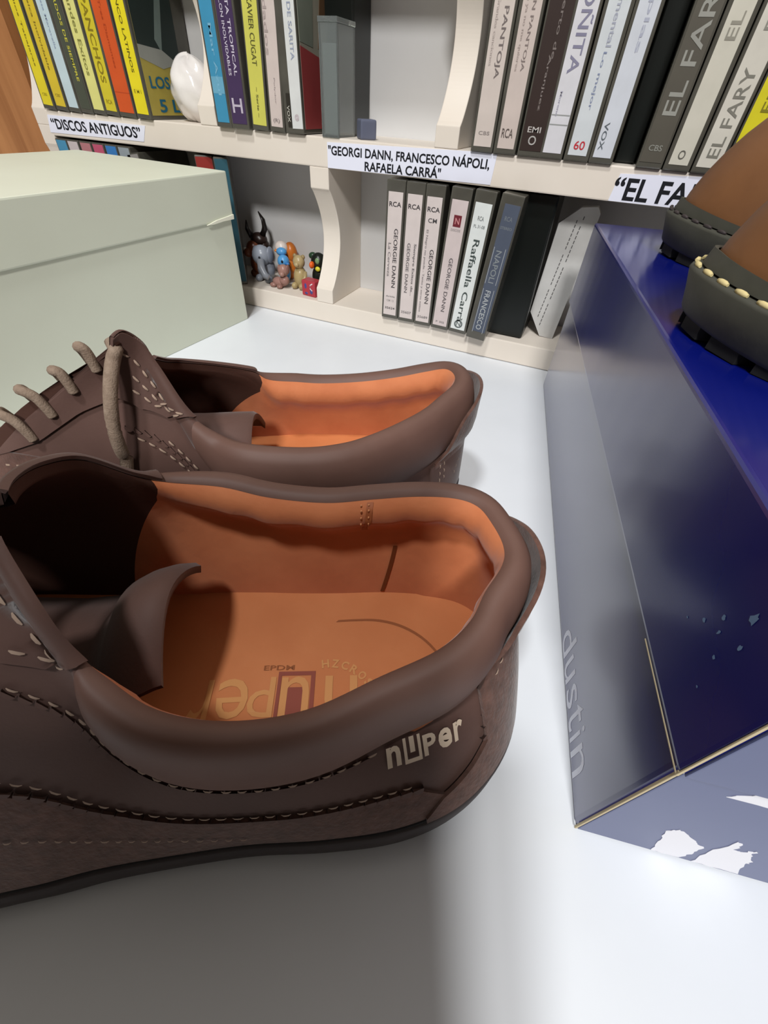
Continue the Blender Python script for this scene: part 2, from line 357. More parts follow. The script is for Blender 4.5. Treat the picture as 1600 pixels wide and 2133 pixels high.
cassette(-214, ZT, 'pale pink cassette with curly faint script right of the lime one', (206, 192, 186), y=-3, lean=.03, wd=14.6, cw=11,
 texts=[('recordados', -3.4, 100, 56, 3.4, (168, 154, 150), 'd'), ('Polydor', .4, 32, 15, 1.6, (160, 148, 146), 'd'), ('(R)', 0, 5.4, 6, 3, (130, 120, 118), 'h')])
cassette(-196.6, ZT, 'white-spined cassette with grey and red cover, beside the clear plastic box', (214, 216, 214), y=-3.6, lean=-.02, wd=17.4, cw=9.8, co=3.2,
 texts=[('LO MEJOR DE SARITA', 3.2, 100, 58, 4.2, (150, 158, 178), 'd'), ('@', 3.2, 8, 4, 4, (196, 178, 184), 'h'), ('VOX', -4.2, 17, 10, 2.4, (190, 188, 176), 'd')],
 blocks=[(-5.6, 4, -1.8, 24, (44, 40, 34))],
 cover=((150, 146, 132), [([(3, 3), (46, 3), (50, 20), (50, 42), (3, 50)], (150, 62, 62)), ([(30, 50), (51, 44), (51, 104), (42, 104)], (112, 86, 62)), ([(3, 52), (22, 50), (26, 80), (3, 100)], (120, 126, 114))], []))
t = thing('video_case', 'black plastic case standing behind the clear plastic box on the upper shelf', 'case', (-176, 40, ZT))
obj('shell', MB().box((-184.5, 32, ZT), (-160, 64, ZT+108), 1.5), M['blackcase'], t)
obj('lid', MB().box((-184, 30.6, ZT+1), (-160.5, 32.5, ZT+107), .6), M['blackcase'], t)
t = thing('plastic_box', 'clear plastic box standing empty in the middle of the upper shelf', 'box', (-165, 14, ZT))
bx = MB()
for a, b_ in [((-172.4, -1, ZT), (-157, .4, ZT+62)), ((-172.4, 27, ZT), (-157, 28.4, ZT+62)), ((-172.4, .4, ZT), (-171, 27, ZT+62)), ((-158.4, .4, ZT), (-157, 27, ZT+62)), ((-171, .4, ZT), (-158.4, 27, ZT+1.6))]:
    bx.box(a, b_, .3)
obj('walls', bx, M['clear'], t)
obj('lid', MB().box((-172.8, -1.4, ZT+62), (-156.6, 28.8, ZT+65), .6), M['clear'], t)
obj('insert', MB().box((-170.6, 1.2, ZT+1.7), (-158.8, 3.4, ZT+52), .4), paint((168, 172, 172)), t, label='pale grey insert')

cb = thing('eraser', 'blue-grey rubber cube on the edge of the upper shelf', 'eraser', (-139, 13, ZT), (0, 0, .72))
obj('block', MB().box((-6.6, -6.6, 0), (6.6, 6.6, 12.4), 1.6, seg=3), M['bluegrey'], cb, True)
# white stone
st_ = MB(); G = []
for i in range(25):
    th = math.pi*(i/24*.998+.001); row = []
    for j in range(36):
        ph = 2*math.pi*j/36
        p = Vector((math.sin(th)*math.cos(ph), math.sin(th)*math.sin(ph), math.cos(th)))
        q = max(-1, min(1, p.z))
        wv = 1+.05*math.sin(3*ph+2*q)+.03*math.sin(7*ph+5*q+1)+.02*math.sin(11*q+4*ph)
        row.append((-320+22.5*wv*p.x*(1-.12*q), 26+17*wv*p.y, ZT+21.8+22*wv*max(p.z, -.985)))
    G.append(row)
st_.grid(G, True, True)
o = obj('stone', st_, M['quartz']); o['label'] = 'smooth white egg-shaped stone beside the divider on the upper shelf'; o['category'] = 'stone'

# upper shelf, right compartments
cassette(-38.2, ZT, 'first pale pink cassette right of the curved divider, bold dark title', (206, 194, 186), y=-2.6, wd=16.4, cw=13, texts=[('AGUSTIN PANTOJA', 1.6, 104, 66, 4, (116, 106, 104), 'd'), ('Grandes canciones', -3.4, 74, 30, 2, (180, 168, 162), 'd'), ('CBS', 0, 9.6, 8, 2, (150, 140, 136), 'h')])
cassette(-21.4, ZT, 'second pale pink cassette right of the curved divider, thinner title', (202, 188, 180), y=-2.6, wd=16.2, cw=12, co=.4, texts=[('AGUSTIN PANTOJA', 1.4, 92, 50, 2.8, (128, 116, 112), 'd'), ('Porque ya no me quieres', -2.6, 84, 42, 2.2, (170, 156, 150), 'd'), ('RCA', 0, 9, 8, 5, (92, 82, 78), 'h')])
cassette(-3.2, ZT, 'dark brown cassette with a dim pale title on the upper shelf', (50, 36, 32), y=-2.6, wd=17.4, cw=15, texts=[('Concierto de', 1.4, 92, 44, 2.2, (120, 110, 106), 'd'), ('Aranjuez', -.4, 50, 26, 2.2, (130, 120, 116), 'd'), ('EMI', 0, 13, 9, 3, (190, 184, 180), 'h'), ('O', 0, 6.4, 5.4, 5, (176, 172, 168), 'h')])
cassette(12, ZT, 'white cassette with large fancy blue-black capitals', (212, 211, 216), y=-2.6, wd=15.8, cw=12.4, texts=[('ANTOÑITA', 1, 104, 62, 8, (132, 130, 152), 'd'), ('Moreno', -3, 34, 12, 1.4, (160, 158, 176), 'd')], blocks=[(-6, 17.6, 6, 18.2, (150, 152, 150)), (-6, 22.4, 6, 23, (150, 152, 150))])
cassette(29.2, ZT, 'white cassette with a red 60 at its foot', (206, 211, 214), y=-2.6, wd=16.8, cw=12.4, texts=[('Sentimental', .6, 88, 34, 3.2, (164, 168, 182), 'd'), ('Lo mejor', -.4, 52, 26, 2.6, (130, 140, 166), 'd'), ('60', 0, 6.2, 7, 4.6, (190, 44, 56), 'h')])
cassette(45.6, ZT, 'plain white cassette with small grey capitals at its foot, last before the dark gap', (205, 209, 217), y=-2.6, wd=15.6, cw=11.6, texts=[('Coplas', .8, 92, 40, 3.6, (170, 174, 190), 'd'), ('VOX', -2.6, 21, 14, 3, (90, 98, 104), 'd')])
t = thing('video_case', 'black plastic case in the gap left of the smoky grey cassette, upper shelf', 'case', (60, 30, ZT))
obj('shell', MB().box((54.2, 20, ZT), (67.6, 64, ZT+108), 1.5), M['blackcase'], t)
obj('lid', MB().box((54.6, 18.6, ZT+1), (67.2, 20.5, ZT+107), .6), M['blackcase'], t)
cassette(76.6, ZT, 'smoky grey cassette with chrome capitals on the upper right shelf', (84, 80, 70), y=-2.6, wd=16, cw=13.6, texts=[('EL FARY', .4, 26, 60, 8, (150, 150, 142), 'u'), ('CBS', 0, 9, 8, 3, (140, 140, 132), 'h')])
cassette(93.4, ZT, 'cream cassette with a small round mark at its foot on the upper right shelf', (204, 200, 186), y=-2.6, wd=16.2, cw=11.4, texts=[('EL FARY', 0, 58, 42, 5.4, (146, 142, 130), 'u'), ('O', 0, 6, 4, 4.6, (100, 98, 90), 'h')])
cassette(110.4, ZT, 'cream cassette with thin grey capitals up its spine, just left of the yellow one', (208, 204, 192), y=-2.6, wd=16.4, cw=12.6, texts=[('EL FARY', .4, 8, 40, 6.4, (124, 122, 112), 'u'), ('EL FARY', .4, 62, 36, 6, (140, 138, 128), 'u')])
cassette(127.4, ZT, 'yellow cassette mostly hidden behind the brown shoe on the right', (214, 204, 30), y=-2.6, wd=16.4, cw=14.4, texts=[('EL FARY', 0, 30, 40, 5, (130, 122, 20), 'u')])

# lower shelf, behind the cream shoe box: only the tops show
for x, c, lb, ln in [(-483.8, (72, 140, 176), 'blue cassette top peeking over the cream box at the far left', 0), (-467.3, (196, 186, 186), 'white cassette top second from the left behind the cream box', 0),
                 (-449.6, (176, 118, 122), 'dull pink cassette top peeking over the cream box', 0), (-432.4, (190, 84, 112), 'bright pink cassette top peeking over the cream box', 0),
                 (-415, (58, 124, 190), 'strong blue cassette top right of the pink one behind the cream box', 0), (-398, (150, 160, 166), 'grey cassette top right of the blue pair behind the cream box', 0)]:
    cassette(x, ZR, lb, c, y=-2, wd=16.2, cw=13.6, lean=ln, cm=(3.2, 1.2))
cassette(-375, ZR, 'pale grey cassette leaning behind the cream box', (150, 146, 142), y=-2, wd=16, cw=14, lean=-.13, h=104, cm=(3.2, 1.2))
cassette(-303, ZR, 'dark red cassette turned askew behind the cream box corner', (150, 46, 40), y=2, wd=16.4, cw=15, cm=(3.2, 1.2), yaw=.62, dp=58)
cassette(-283.5, ZR, 'teal cassette turned askew next to the toy animals', (44, 88, 102), y=2, wd=13, cw=11.6, cm=(3.2, 1.2), yaw=.64, dp=58)

# ------------------------------------------------------------------ cream shoe box with lid (left)
wb = thing('shoe_box', 'cream cardboard shoe box with its lid on, at the left end of the desk', 'box', (-351, -205, 0))
A_ = -.062   # turned a little
X_ = Matrix.Translation((-251.5, -33, 0)) @ Matrix.Rotation(A_, 4, 'Z')
obj('body', MB().box((-187, -330, 0), (-1.2, -1.2, 121), .8, X_), M['cardwhite'], wb)
ld = MB().box((-188.6, -331.4, 89), (.4, .6, 123.4), 1.1, X_)
ldo = obj('lid', ld, M['cardwhite'], wb)
tr = MB()
P = [(-.4, 88.8), (-14, 88.9), (-26, 88.2), (-34, 88.6), (-22, 90.6), (-8, 91.6), (0, 92.4)]
tr.prism([(y-1.2, z) for y, z in P], .35, 1.5, lambda y, z, x: tuple(X_ @ Vector((x, y+1.4, z))))
obj('torn_edge', tr, M['cardedge'], ldo, label='pale torn flap on the lid edge')

# ------------------------------------------------------------------ blue glossy shoe box (right)
E1 = Vector((.1741, -.98473, 0)); E2 = Vector((.98473, .1741, 0)); B0 = Vector((56.3, -28, 0))
XB = Matrix(((E2.x, -E1.x, 0, B0.x), (E2.y, -E1.y, 0, B0.y), (0, 0, 1, 0), (0, 0, 0, 1)))   # local: x across, y back along, z up; near end at y=-353.5
BL = 329.7; BWD = 262
bb = thing('shoe_box', 'dark blue glossy shoe box with torn white patches, carrying the tan shoes', 'box', tuple(B0+E1*BL/2+E2*BWD/2))
bod = obj('body', MB().box((.4, -BL+.4, 0), (BWD-.4, -.4, 118), 2.2, XB, 3), M['navy'], bb)
pan = obj('end_panel', MB().box((1.2, -BL-.5, .8), (BWD-1.2, -BL+1, 67.6), .4, XB), M['sheenblue'], bb, label='end panel with grey-blue reflection in its colour, torn white patches')
rim = obj('raw_edge', MB().box((.1, -BL-.62, 1.2), (.75, -BL+.2, 67.6), .2, XB), M['kraft'], bb, label='worn bare card edge at the near corner')
lid2 = obj('lid', MB().box((-.9, -BL-1.3, 68.5), (BWD+.9, .5, 120.5), 1.6, XB, 3), M['navyrib'], bb)
obj('end_flap', MB().box((.2, -BL-1.9, 69.4), (BWD-1.4, -BL-1.1, 119.5), .3, XB), M['sheenblue'], lid2)
ed = MB().box((-.98, -BL-1.42, 67.8), (-.3, -BL-1.0, 120), .15, XB)
ed.box((-1.0, -BL-1, 68.0), (-.75, -BL+34, 68.4), .08, XB)
obj('worn_edge', ed, M['kraft'], lid2)
def onside(y, z, d=0.): return tuple(XB @ Vector((d, y, z)))
def onend(x, z, d=0.): return tuple(XB @ Vector((x, -BL+d, z)))
t_ = MB(); sx = 0
for ch, s0, wd_, z0, hh in [('d', 257, 11, 2, 16), ('u', 271, 9, 2, 11.4), ('s', 283, 8, 2, 11.4), ('t', 292.5, 7, 2, 15.6), ('i', 301.5, 1.9, 2, 15.4), ('n', 306.4, 9, 2, 12)]:
    write(t_, ch, wd_, hh, lambda a, b, s0=s0, z0=z0: onside(-(s0+a), z0+b, .34))
obj('lettering', t_, M['dustin_ink'], bod, recalc=False)
def torn(poly, parent, d):
    random.seed(len(poly)); Q = []
    for i in range(len(poly)):
        a, b = poly[i], poly[(i+1) % len(poly)]
        for k in range(5):
            f = k/5; j = .5 if k else 0
            Q.append((a[0]+(b[0]-a[0])*f+random.uniform(-j, j), a[1]+(b[1]-a[1])*f+random.uniform(-j, j)))
    return obj('torn_patch', MB().prism(Q, d-.12, d, lambda x, z, q: onend(x, z, q)), M['tornwhite'], parent)
torn([(24.6, 1.4), (21.5, 13), (18.4, 24), (18.8, 26), (20, 29), (23.5, 26.5), (28, 22), (32, 18.6), (33, 11), (33, 2)], pan, -.52)
torn([(37, 1.6), (34.5, 16), (33.4, 32.6), (35.5, 31), (36.5, 25), (38.5, 24), (40.6, 28.4), (42.5, 23), (45.7, 18.4), (46, 14), (51, 2.2)], pan, -.52)
torn([(14, 61.2), (17.4, 67), (46, 67), (46, 60)], pan, -.52)
sc = MB(); random.seed(3)
for (s0, z0, w_, h_) in [(338, 106, 3.2, 5), (341, 100, 1.6, 2.4), (333, 99, 2, 2), (335, 96, 1.2, 2), (339, 92, 1.6, 2.2), (330, 93, 2.2, 1.6), (326, 88, 1.4, 1), (344, 110, 1.4, 1.6), (342, 84, 1.2, 1)]:
    n = 9; sc.add([onside(-(s0-25+math.cos(6.28*k/n)*w_*random.uniform(.4, 1)/2.6), z0+math.sin(6.28*k/n)*h_*random.uniform(.4, 1)/2.2, -1.0) for k in range(n)], [tuple(range(n))])
obj('scuff_mark', sc, paint((104, 134, 172)), lid2, recalc=False)

# ------------------------------------------------------------------ toy animals on the lower shelf
TOYS = 'small toy animals on the lower shelf'
def toy(name, label, cat, x, y, parts, rz=0):
    t = thing(name, label, cat, (x, y, ZR), (0, 0, rz), TOYS)
    for pn, col, shapes in parts:
        mb = MB()
        for sh in shapes:
            if sh[0] == 'e': mb.ball(sh[1], sh[2], X=(Matrix.Rotation(sh[3], 4, 'Y') if len(sh) > 3 else None))
            elif sh[0] == 't': mb.tube(sh[1], sh[2], 8)
            elif sh[0] == 'b': mb.box(sh[1], sh[2], sh[3])
        obj(pn, mb, paint(col, .3), t, True)
    return t
toy('bull_toy', 'dark brown horned toy animal at the back left of the group', 'toy', -283, 40, [
 ('body', (112, 62, 40), [('e', (0, 0, 14), (11, 11, 14)), ('e', (-4, -3, 27), (9, 8, 9)), ('e', (-7, -10, 25), (5, 5, 4.5)), ('e', (-5, -7, 4), (4, 4, 4)), ('e', (6, -6, 4), (4, 4, 4))]),
 ('mane', (40, 26, 22), [('e', (0, 3, 36), (10, 8, 7)), ('e', (5, 4, 31), (6, 6, 6))]),
 ('horn', (30, 24, 22), [('t', [(5, 3, 40), (9, 4, 47), (8, 4, 55), (3, 4, 62)], [3.6, 3.2, 2.2, .6])]),
 ('horn', (30, 24, 22), [('t', [(-8, 2, 38), (-13, 2, 45), (-13, 2, 53)], [3.4, 2.6, .6])]),
 ('eye', (238, 236, 230), [('e', (-10, -11, 28), (1.8, 1.4, 1.8))])])
toy('elephant_toy', 'grey toy elephant with its trunk curled to the right', 'toy', -268, 27, [
 ('body', (138, 143, 152), [('e', (-1, 4, 12), (10, 10, 12)), ('e', (-6, -4, 3.6), (4, 5, 3.6)), ('e', (6, -4, 3.6), (4, 5, 3.6))]),
 ('head', (140, 146, 156), [('e', (-1, -2, 26), (10.5, 9.5, 10))]),
 ('ear', (128, 134, 146), [('e', (-9, 0, 26), (3, 6, 8))]), ('ear', (128, 134, 146), [('e', (8, 1, 27), (3, 6, 8))]),
 ('trunk', (136, 140, 148), [('t', [(3, -10, 23), (6, -14, 17), (10, -15, 11), (14, -14, 9)], [4.6, 4.2, 3.6, 3])]),
 ('eye', (30, 30, 34), [('e', (2.6, -11, 26), (1.2, 1, 1.3))])])
toy('duck_toy', 'orange and white toy bird standing behind the blue one', 'toy', -252, 47, [
 ('body', (196, 110, 40), [('e', (2, 2, 12), (9, 8, 12)), ('e', (4, 3, 26), (8, 7, 11))]),
 ('head', (212, 200, 192), [('e', (-3, -3, 31), (7.6, 7, 7.4))]),
 ('beak', (206, 120, 44), [('e', (-5, -10, 30), (2.4, 3, 1.4))])])
toy('bluebird_toy', 'bright blue toy bird with pale belly in the middle of the group', 'toy', -247, 34, [
 ('body', (84, 152, 206), [('e', (0, 0, 10), (6.4, 6.4, 10)), ('e', (1, -2, 22), (6.6, 6.2, 6.4)), ('e', (-3, 2, 30), (6, 5, 4))]),
 ('belly', (190, 222, 236), [('e', (0, -4, 9), (5, 4, 7.4))]),
 ('beak', (60, 120, 180), [('e', (7.4, -5, 21), (3, 2, 1.6))]),
 ('eye', (24, 26, 36), [('e', (3, -7.6, 23), (1.3, 1, 1.5))])])
toy('dog_toy', 'pinkish brown toy dog lying in front', 'toy', -242, 19, [
 ('body', (156, 118, 108), [('e', (-2, 0, 5), (9, 6.4, 5)), ('e', (5, -2, 8), (5.6, 5, 5))]),
 ('head', (160, 122, 110), [('e', (4, -1, 17), (5.8, 5.4, 6.4), .4), ('e', (5.5, -6, 15), (3.2, 3.2, 2.6))]),
 ('ear', (138, 100, 92), [('e', (-.6, -1, 18), (1.6, 3, 4.4))]), ('ear', (138, 100, 92), [('e', (9.4, 0, 19), (1.6, 3, 4.4))]),
 ('paw', (150, 112, 102), [('e', (-8, -5, 2.4), (4, 3, 2.4))]), ('paw', (150, 112, 102), [('e', (1, -6.4, 2.2), (3.4, 3.2, 2.2))])])
toy('bear_toy', 'tan toy bear sitting upright beside the dog', 'toy', -222.5, 27, [
 ('body', (172, 152, 108), [('e', (0, 0, 11), (7.4, 7, 11)), ('e', (-4.4, -5.4, 3.4), (3.4, 4.4, 3.4)), ('e', (4.4, -5.4, 3.4), (3.4, 4.4, 3.4))]),
 ('head', (174, 154, 112), [('e', (0, -1, 26), (6.6, 6, 6.6)), ('e', (.5, -6.6, 24.6), (3, 2.6, 2.4))]),
 ('ear', (150, 130, 90), [('e', (-5, 0, 31), (2.2, 1.8, 2.2))]), ('ear', (150, 130, 90), [('e', (5, 0, 31), (2.2, 1.8, 2.2))]),
 ('arm', (166, 146, 104), [('t', [(6.4, -1, 17), (8.4, -4, 12), (6, -7, 9)], [2.6, 2.4, 2])])])
toy('blackbird_toy', 'black toy bird with orange beak and ringed eyes', 'toy', -204, 37, [
 ('body', (24, 28, 24), [('e', (0, 0, 12), (8.4, 8, 12)), ('e', (0, -1, 27), (8.4, 7.6, 8.4))]),
 ('wing', (40, 66, 44), [('e', (-8, 1, 31), (4.4, 4, 3.4))]), ('wing', (40, 66, 44), [('e', (8.4, 1, 22), (2, 5, 8))]),
 ('beak', (226, 96, 30), [('e', (-3.4, -9.6, 25), (2.6, 3.6, 3.4))]),
 ('eye', (120, 150, 108), [('e', (2.4, -8, 29), (2.6, 1.4, 3))]),
 ('chin', (214, 206, 60), [('e', (2.8, -8.4, 21.6), (3, 1.8, 2.4))])])
t = toy('block_toy', 'small red toy block with blue and white marks, leaning on the divider', 'toy', -201, 14, [
 ('block', (178, 58, 70), [('b', (-8.6, -6, 0), (8.6, 6, 15), 1)]),
 ('mark', (70, 74, 138), [('e', (-3.6, -5.6, 9.6), (1.7, .9, 3)), ('e', (3.6, -5.6, 5), (2.2, .9, 2.6)), ('e', (-3, -5.6, 2.6), (2.2, .9, 1.4))]),
 ('mark', (232, 226, 232), [('t', [(5.6, -6.1, 13), (2.6, -6.1, 11.4), (2.4, -6.1, 8), (5, -6.1, 6)], .55)])], rz=-.12)
t['group'] = TOYS

# ---------- shoe surface maths (mm, shoe frame: s heel->toe, t towards the viewer's side, z up) ----------
def crom(P, sub):
    P = np.asarray(P, float); K = len(P); out = []
    for i in range(K):
        p0, p1, p2, p3 = P[i-1], P[i], P[(i+1) % K], P[(i+2) % K]
        for j in range(sub):
            a = j/sub
            out.append(0.5*(2*p1+(p2-p0)*a+(2*p0-5*p1+4*p2-p3)*a*a+(3*p1-p0-3*p2+p3)*a**3))
    return np.array(out)

ROLL = np.array([(0, 0), (1.5, 1.8), (4, 2.6), (7, 1.6), (9.6, -2), (11.2, -8), (11.8, -15), (11.2, -22), (8.6, -28)], float)
THIN = np.array([(0, 0), (.4, .5), (.9, .6), (1.3, .3), (1.6, -.4), (1.9, -1.2), (2.2, -2), (2.5, -2.8), (2.8, -3.6)], float)
SUB = 6
LOW = 16

class Shoe:
    def __init__(self, stations, origin, theta):
        self.o = np.array(origin, float); self.th = math.radians(theta)
        st = stations
        A = np.array([[*a[0], *a[1], a[2], a[3], a[4]] for a in st], float)
        C = crom(A, SUB); self.N = len(C); N = self.N
        T = C[:, :3]; S = C[:, 3:5]; rho = np.clip(C[:, 5], 0, 1); k = np.clip(C[:, 6], 0, 1); zs = C[:, 7]
        self.T, self.S, self.rho, self.zs = T, S, rho, zs
        tan = np.roll(T[:, :2], -2, 0)-np.roll(T[:, :2], 2, 0)
        nrm = np.stack([-tan[:, 1], tan[:, 0]], 1); nrm /= np.linalg.norm(nrm, axis=1)[:, None]
        cen = T[:, :2].mean(0)
        if ((T[:, :2]-cen)*nrm).sum() < 0: nrm = -nrm
        d = S-T[:, :2]; d /= np.linalg.norm(d, axis=1)[:, None]+1e-9
        n = nrm*rho[:, None]+d*(1-rho)[:, None]; n /= np.linalg.norm(n, axis=1)[:, None]
        self.n = n
        rows = []
        for i in range(len(ROLL)):
            off = ROLL[i, 0]*rho+THIN[i, 0]*(1-rho); dz = ROLL[i, 1]*rho+THIN[i, 1]*(1-rho)
            rows.append(np.stack([T[:, 0]+n[:, 0]*off, T[:, 1]+n[:, 1]*off, T[:, 2]+dz], 1))
        Kp = rows[-1]
        dS = S-np.array([S[:, 0].mean(), S[:, 1].mean()])
        soln = self.loopnormal(S)
        Sp = np.concatenate([S-soln*2.2, zs[:, None]], 1)
        for j in range(1, LOW+1):
            v = j/LOW
            h = (1-k)*v+k*np.sin(v*np.pi/2); g = (1-k)*v+k*(1-np.cos(v*np.pi/2))
            P = Kp+(Sp-Kp)*np.stack([h, h, g], 1)
            if j in (1,): P = P  # seam crease stays at the roll's foot
            rows.append(P)
        self.G = np.array(rows)            # rows x N x 3
        self.M = len(rows); self.RK = len(ROLL)-1
        self.soln = soln
    @staticmethod
    def loopnormal(S):
        tan = np.roll(S, -2, 0)-np.roll(S, 2, 0)
        m = np.stack([-tan[:, 1], tan[:, 0]], 1); m /= np.linalg.norm(m, axis=1)[:, None]+1e-9
        if ((S-S.mean(0))*m).sum() < 0: m = -m
        return m
    def W(self, P):
        P = np.asarray(P, float); c, s = math.cos(self.th), math.sin(self.th)
        x = self.o[0]-c*P[..., 0]+s*P[..., 1]; y = self.o[1]-s*P[..., 0]-c*P[..., 1]
        return np.stack([x, y, P[..., 2]], -1)
    def at(self, u, r):
        """u in columns (float, wraps), r in rows (float)"""
        N = self.N; r = min(max(r, 0), self.M-1.001); i = int(r); f = r-i
        u = u % N; a = int(u); b = (a+1) % N; g = u-a
        G = self.G
        return (G[i, a]*(1-g)+G[i, b]*g)*(1-f)+(G[i+1, a]*(1-g)+G[i+1, b]*g)*f
    def normal(self, u, r):
        du = self.at(u+.5, r)-self.at(u-.5, r); r0 = max(r-.5, 0); dr = self.at(u, min(r+.5, self.M-1.01))-self.at(u, r0)
        m = np.cross(du, dr); L = np.linalg.norm(m)
        if L < 1e-9: return np.array([0, 0, 1.])
        m /= L
        # orientation: away from the shoe's mid line
        ref = np.array([self.at(u, 6.)[0]*0, 0, 0])
        return m*self.osign
    def orient(self):
        self.osign = 1.
        p = self.at(2*SUB, 5.); m = self.normal(2*SUB, 5.)
        i = 2*SUB
        if m[:2]@self.n[i] < 0: self.osign = -1.

# station: top (s,t,z), sole (s,t), roll 0..1, bulge k, z of the sole's upper edge
A_ST = [
 ((20.5,-18,77),(5,-8),.88,.3,19),
 ((22.5,-11,76.5),(6.5,5),.88,.3,19),
 ((29,-3,74),(12,19),.88,.3,18.5),
 ((34.5,5,71.5),(22,31),.88,.3,18),
 ((44,12,69),(36,40),.88,.35,17),
 ((60,18,66.5),(54,45),.88,.35,16),
 ((79,25.5,65),(76,46.5),.88,.35,14.5),
 ((98,28,66),(98,46.5),.88,.35,13.5),
 ((114,26,69),(118,48),.88,.35,13),
 ((126,20,73.5),(140,50.5),.75,.35,13),
 ((131,17,79),(160,54),.15,.35,13),
 ((135,13,91),(200,58),0,.45,13),
 ((141,6,98.5),(246,49),0,.45,13),
 ((145,0,104),(278,25),0,.45,13),
 ((146,-6,106),(293,-5),0,.45,13),
 ((148,-14,106),(281,-28),0,.45,13),
 ((148,-24,103),(255,-41),0,.45,13),
 ((145,-34,97),(215,-48),0,.45,13),
 ((136,-39,87),(175,-46),.1,.35,13),
 ((129,-43,81),(145,-43),.6,.35,13),
 ((112,-43,79),(118,-41),.88,.35,13.5),
 ((96,-39.5,77.5),(95,-40),.88,.35,14.5),
 ((77,-37.5,77),(74,-40),.88,.35,16),
 ((61,-39,77.3),(54,-40),.88,.35,17),
 ((46,-40,77.8),(36,-38),.88,.35,18),
 ((33,-39,78),(22,-34),.88,.3,18.5),
 ((25.5,-35,78),(13,-27),.88,.3,19),
 ((22,-27,77.5),(7.5,-18),.88,.3,19),
]
B_ST = [
 ((17.5,-12,78),(6,-8),1,.3,19),
 ((19.5,-4,77),(9,4),1,.3,19),
 ((27,3,74),(16,15),1,.3,18.5),
 ((36,11,71),(28,25),1,.3,18),
 ((48,19.5,69),(45,33),1,.35,17),
 ((61,28,68),(62,37),1,.35,16),
 ((73,33,67),(80,38.5),1,.35,14.5),
 ((89,35.5,66.5),(100,39),1,.35,13.5),
 ((111,35.5,68),(122,42),1,.35,13),
 ((124,31,70),(140,45),.8,.35,13),
 ((134,31,80),(160,48),.2,.35,13),
 ((143,25,96),(190,53),0,.3,13),
 ((146,24,106),(225,53),0,.25,13),
 ((150,28,111.5),(255,47),0,.2,13),
 ((154,31,107),(276,34),0,.15,13),
 ((153,14,96),(292,6),0,.3,13),
 ((150,2,88),(284,-16),0,.4,13),
 ((147,-8,83),(250,-38),0,.45,13),
 ((134,-16,78),(205,-46),0,.4,13),
 ((119,-21,73),(165,-44),.2,.35,13),
 ((112,-24,67),(135,-41),.8,.35,13),
 ((98,-27,64.5),(112,-40),1,.35,14),
 ((84,-28,63.5),(92,-40),1,.35,15),
 ((64,-27,65.5),(66,-40),1,.35,16),
 ((45,-26,69),(44,-37.5),1,.35,17),
 ((30,-25,73),(28,-32),1,.3,18.5),
 ((20.5,-21.5,76.5),(15,-24),1,.3,19),
]
A_POSE = ((88,-318), 26)
B_POSE = ((36,-212), 26)

# ------------------------------------------------------------------ shoe builder
def patch(sh, us, r0, r1, off, nr=10, thick=1.4, edge=None):
    """thin leather piece lying on the shoe: columns us, rows r0(u)..r1(u), raised by off"""
    nu = len(us); T = np.zeros((nr, nu, 3)); Bm = np.zeros((nr, nu, 3))
    for j, u in enumerate(us):
        a, b = r0(u), r1(u)
        for i in range(nr):
            r = a+(b-a)*i/(nr-1); p = sh.at(u, r); n = sh.normal(u, r)
            T[i, j] = sh.W(p+n*off); Bm[i, j] = sh.W(p+n*(off-thick))
    mb = MB(); mb.grid(T)
    ring = [(0, j) for j in range(nu)]+[(i, nu-1) for i in range(1, nr)]+[(nr-1, j) for j in range(nu-2, -1, -1)]+[(i, 0) for i in range(nr-2, 0, -1)]
    a = [T[q] for q in ring]; b = [Bm[q] for q in ring]
    mb.grid([a+[a[0]], b+[b[0]]], False, False)
    return mb

def stitches(sh, uv, off, ln=2.4, gap=1.5, wd=.55, mb=None, ht=.35):
    mb = mb or MB(); P = []
    for (u0, r0), (u1, r1) in zip(uv[:-1], uv[1:]):
        k = max(2, int(np.linalg.norm(sh.at(u1, r1)-sh.at(u0, r0))/.5))
        for i in range(k): P.append((u0+(u1-u0)*i/k, r0+(r1-r0)*i/k))
    pts = [sh.at(*q) for q in P]; acc = 0; start = 0
    for i in range(1, len(P)):
        acc += np.linalg.norm(pts[i]-pts[i-1])
        if acc >= ln and start >= 0:
            u, r = P[(start+i)//2]; n = sh.normal(u, r); d = pts[i]-pts[start]; d /= np.linalg.norm(d); c = np.cross(d, n)
            a0, a1 = pts[start]+n*off, pts[i]+n*off; mid = (a0+a1)/2+n*ht; q = c*wd/2
            V = [a0-q*.4, a0+q*.4, (a0+mid)/2+q+n*ht*.4, mid+q, (a1+mid)/2+q+n*ht*.4, a1+q*.4, a1-q*.4, (a1+mid)/2-q+n*ht*.4, mid-q, (a0+mid)/2-q+n*ht*.4]
            mb.add([sh.W(v) for v in V], [(0, 1, 2, 9), (9, 2, 3, 8), (8, 3, 4, 7), (7, 4, 5, 6)], True)
            start = -1; acc = 0
        elif start < 0 and acc >= gap: start = i; acc = 0
    return mb

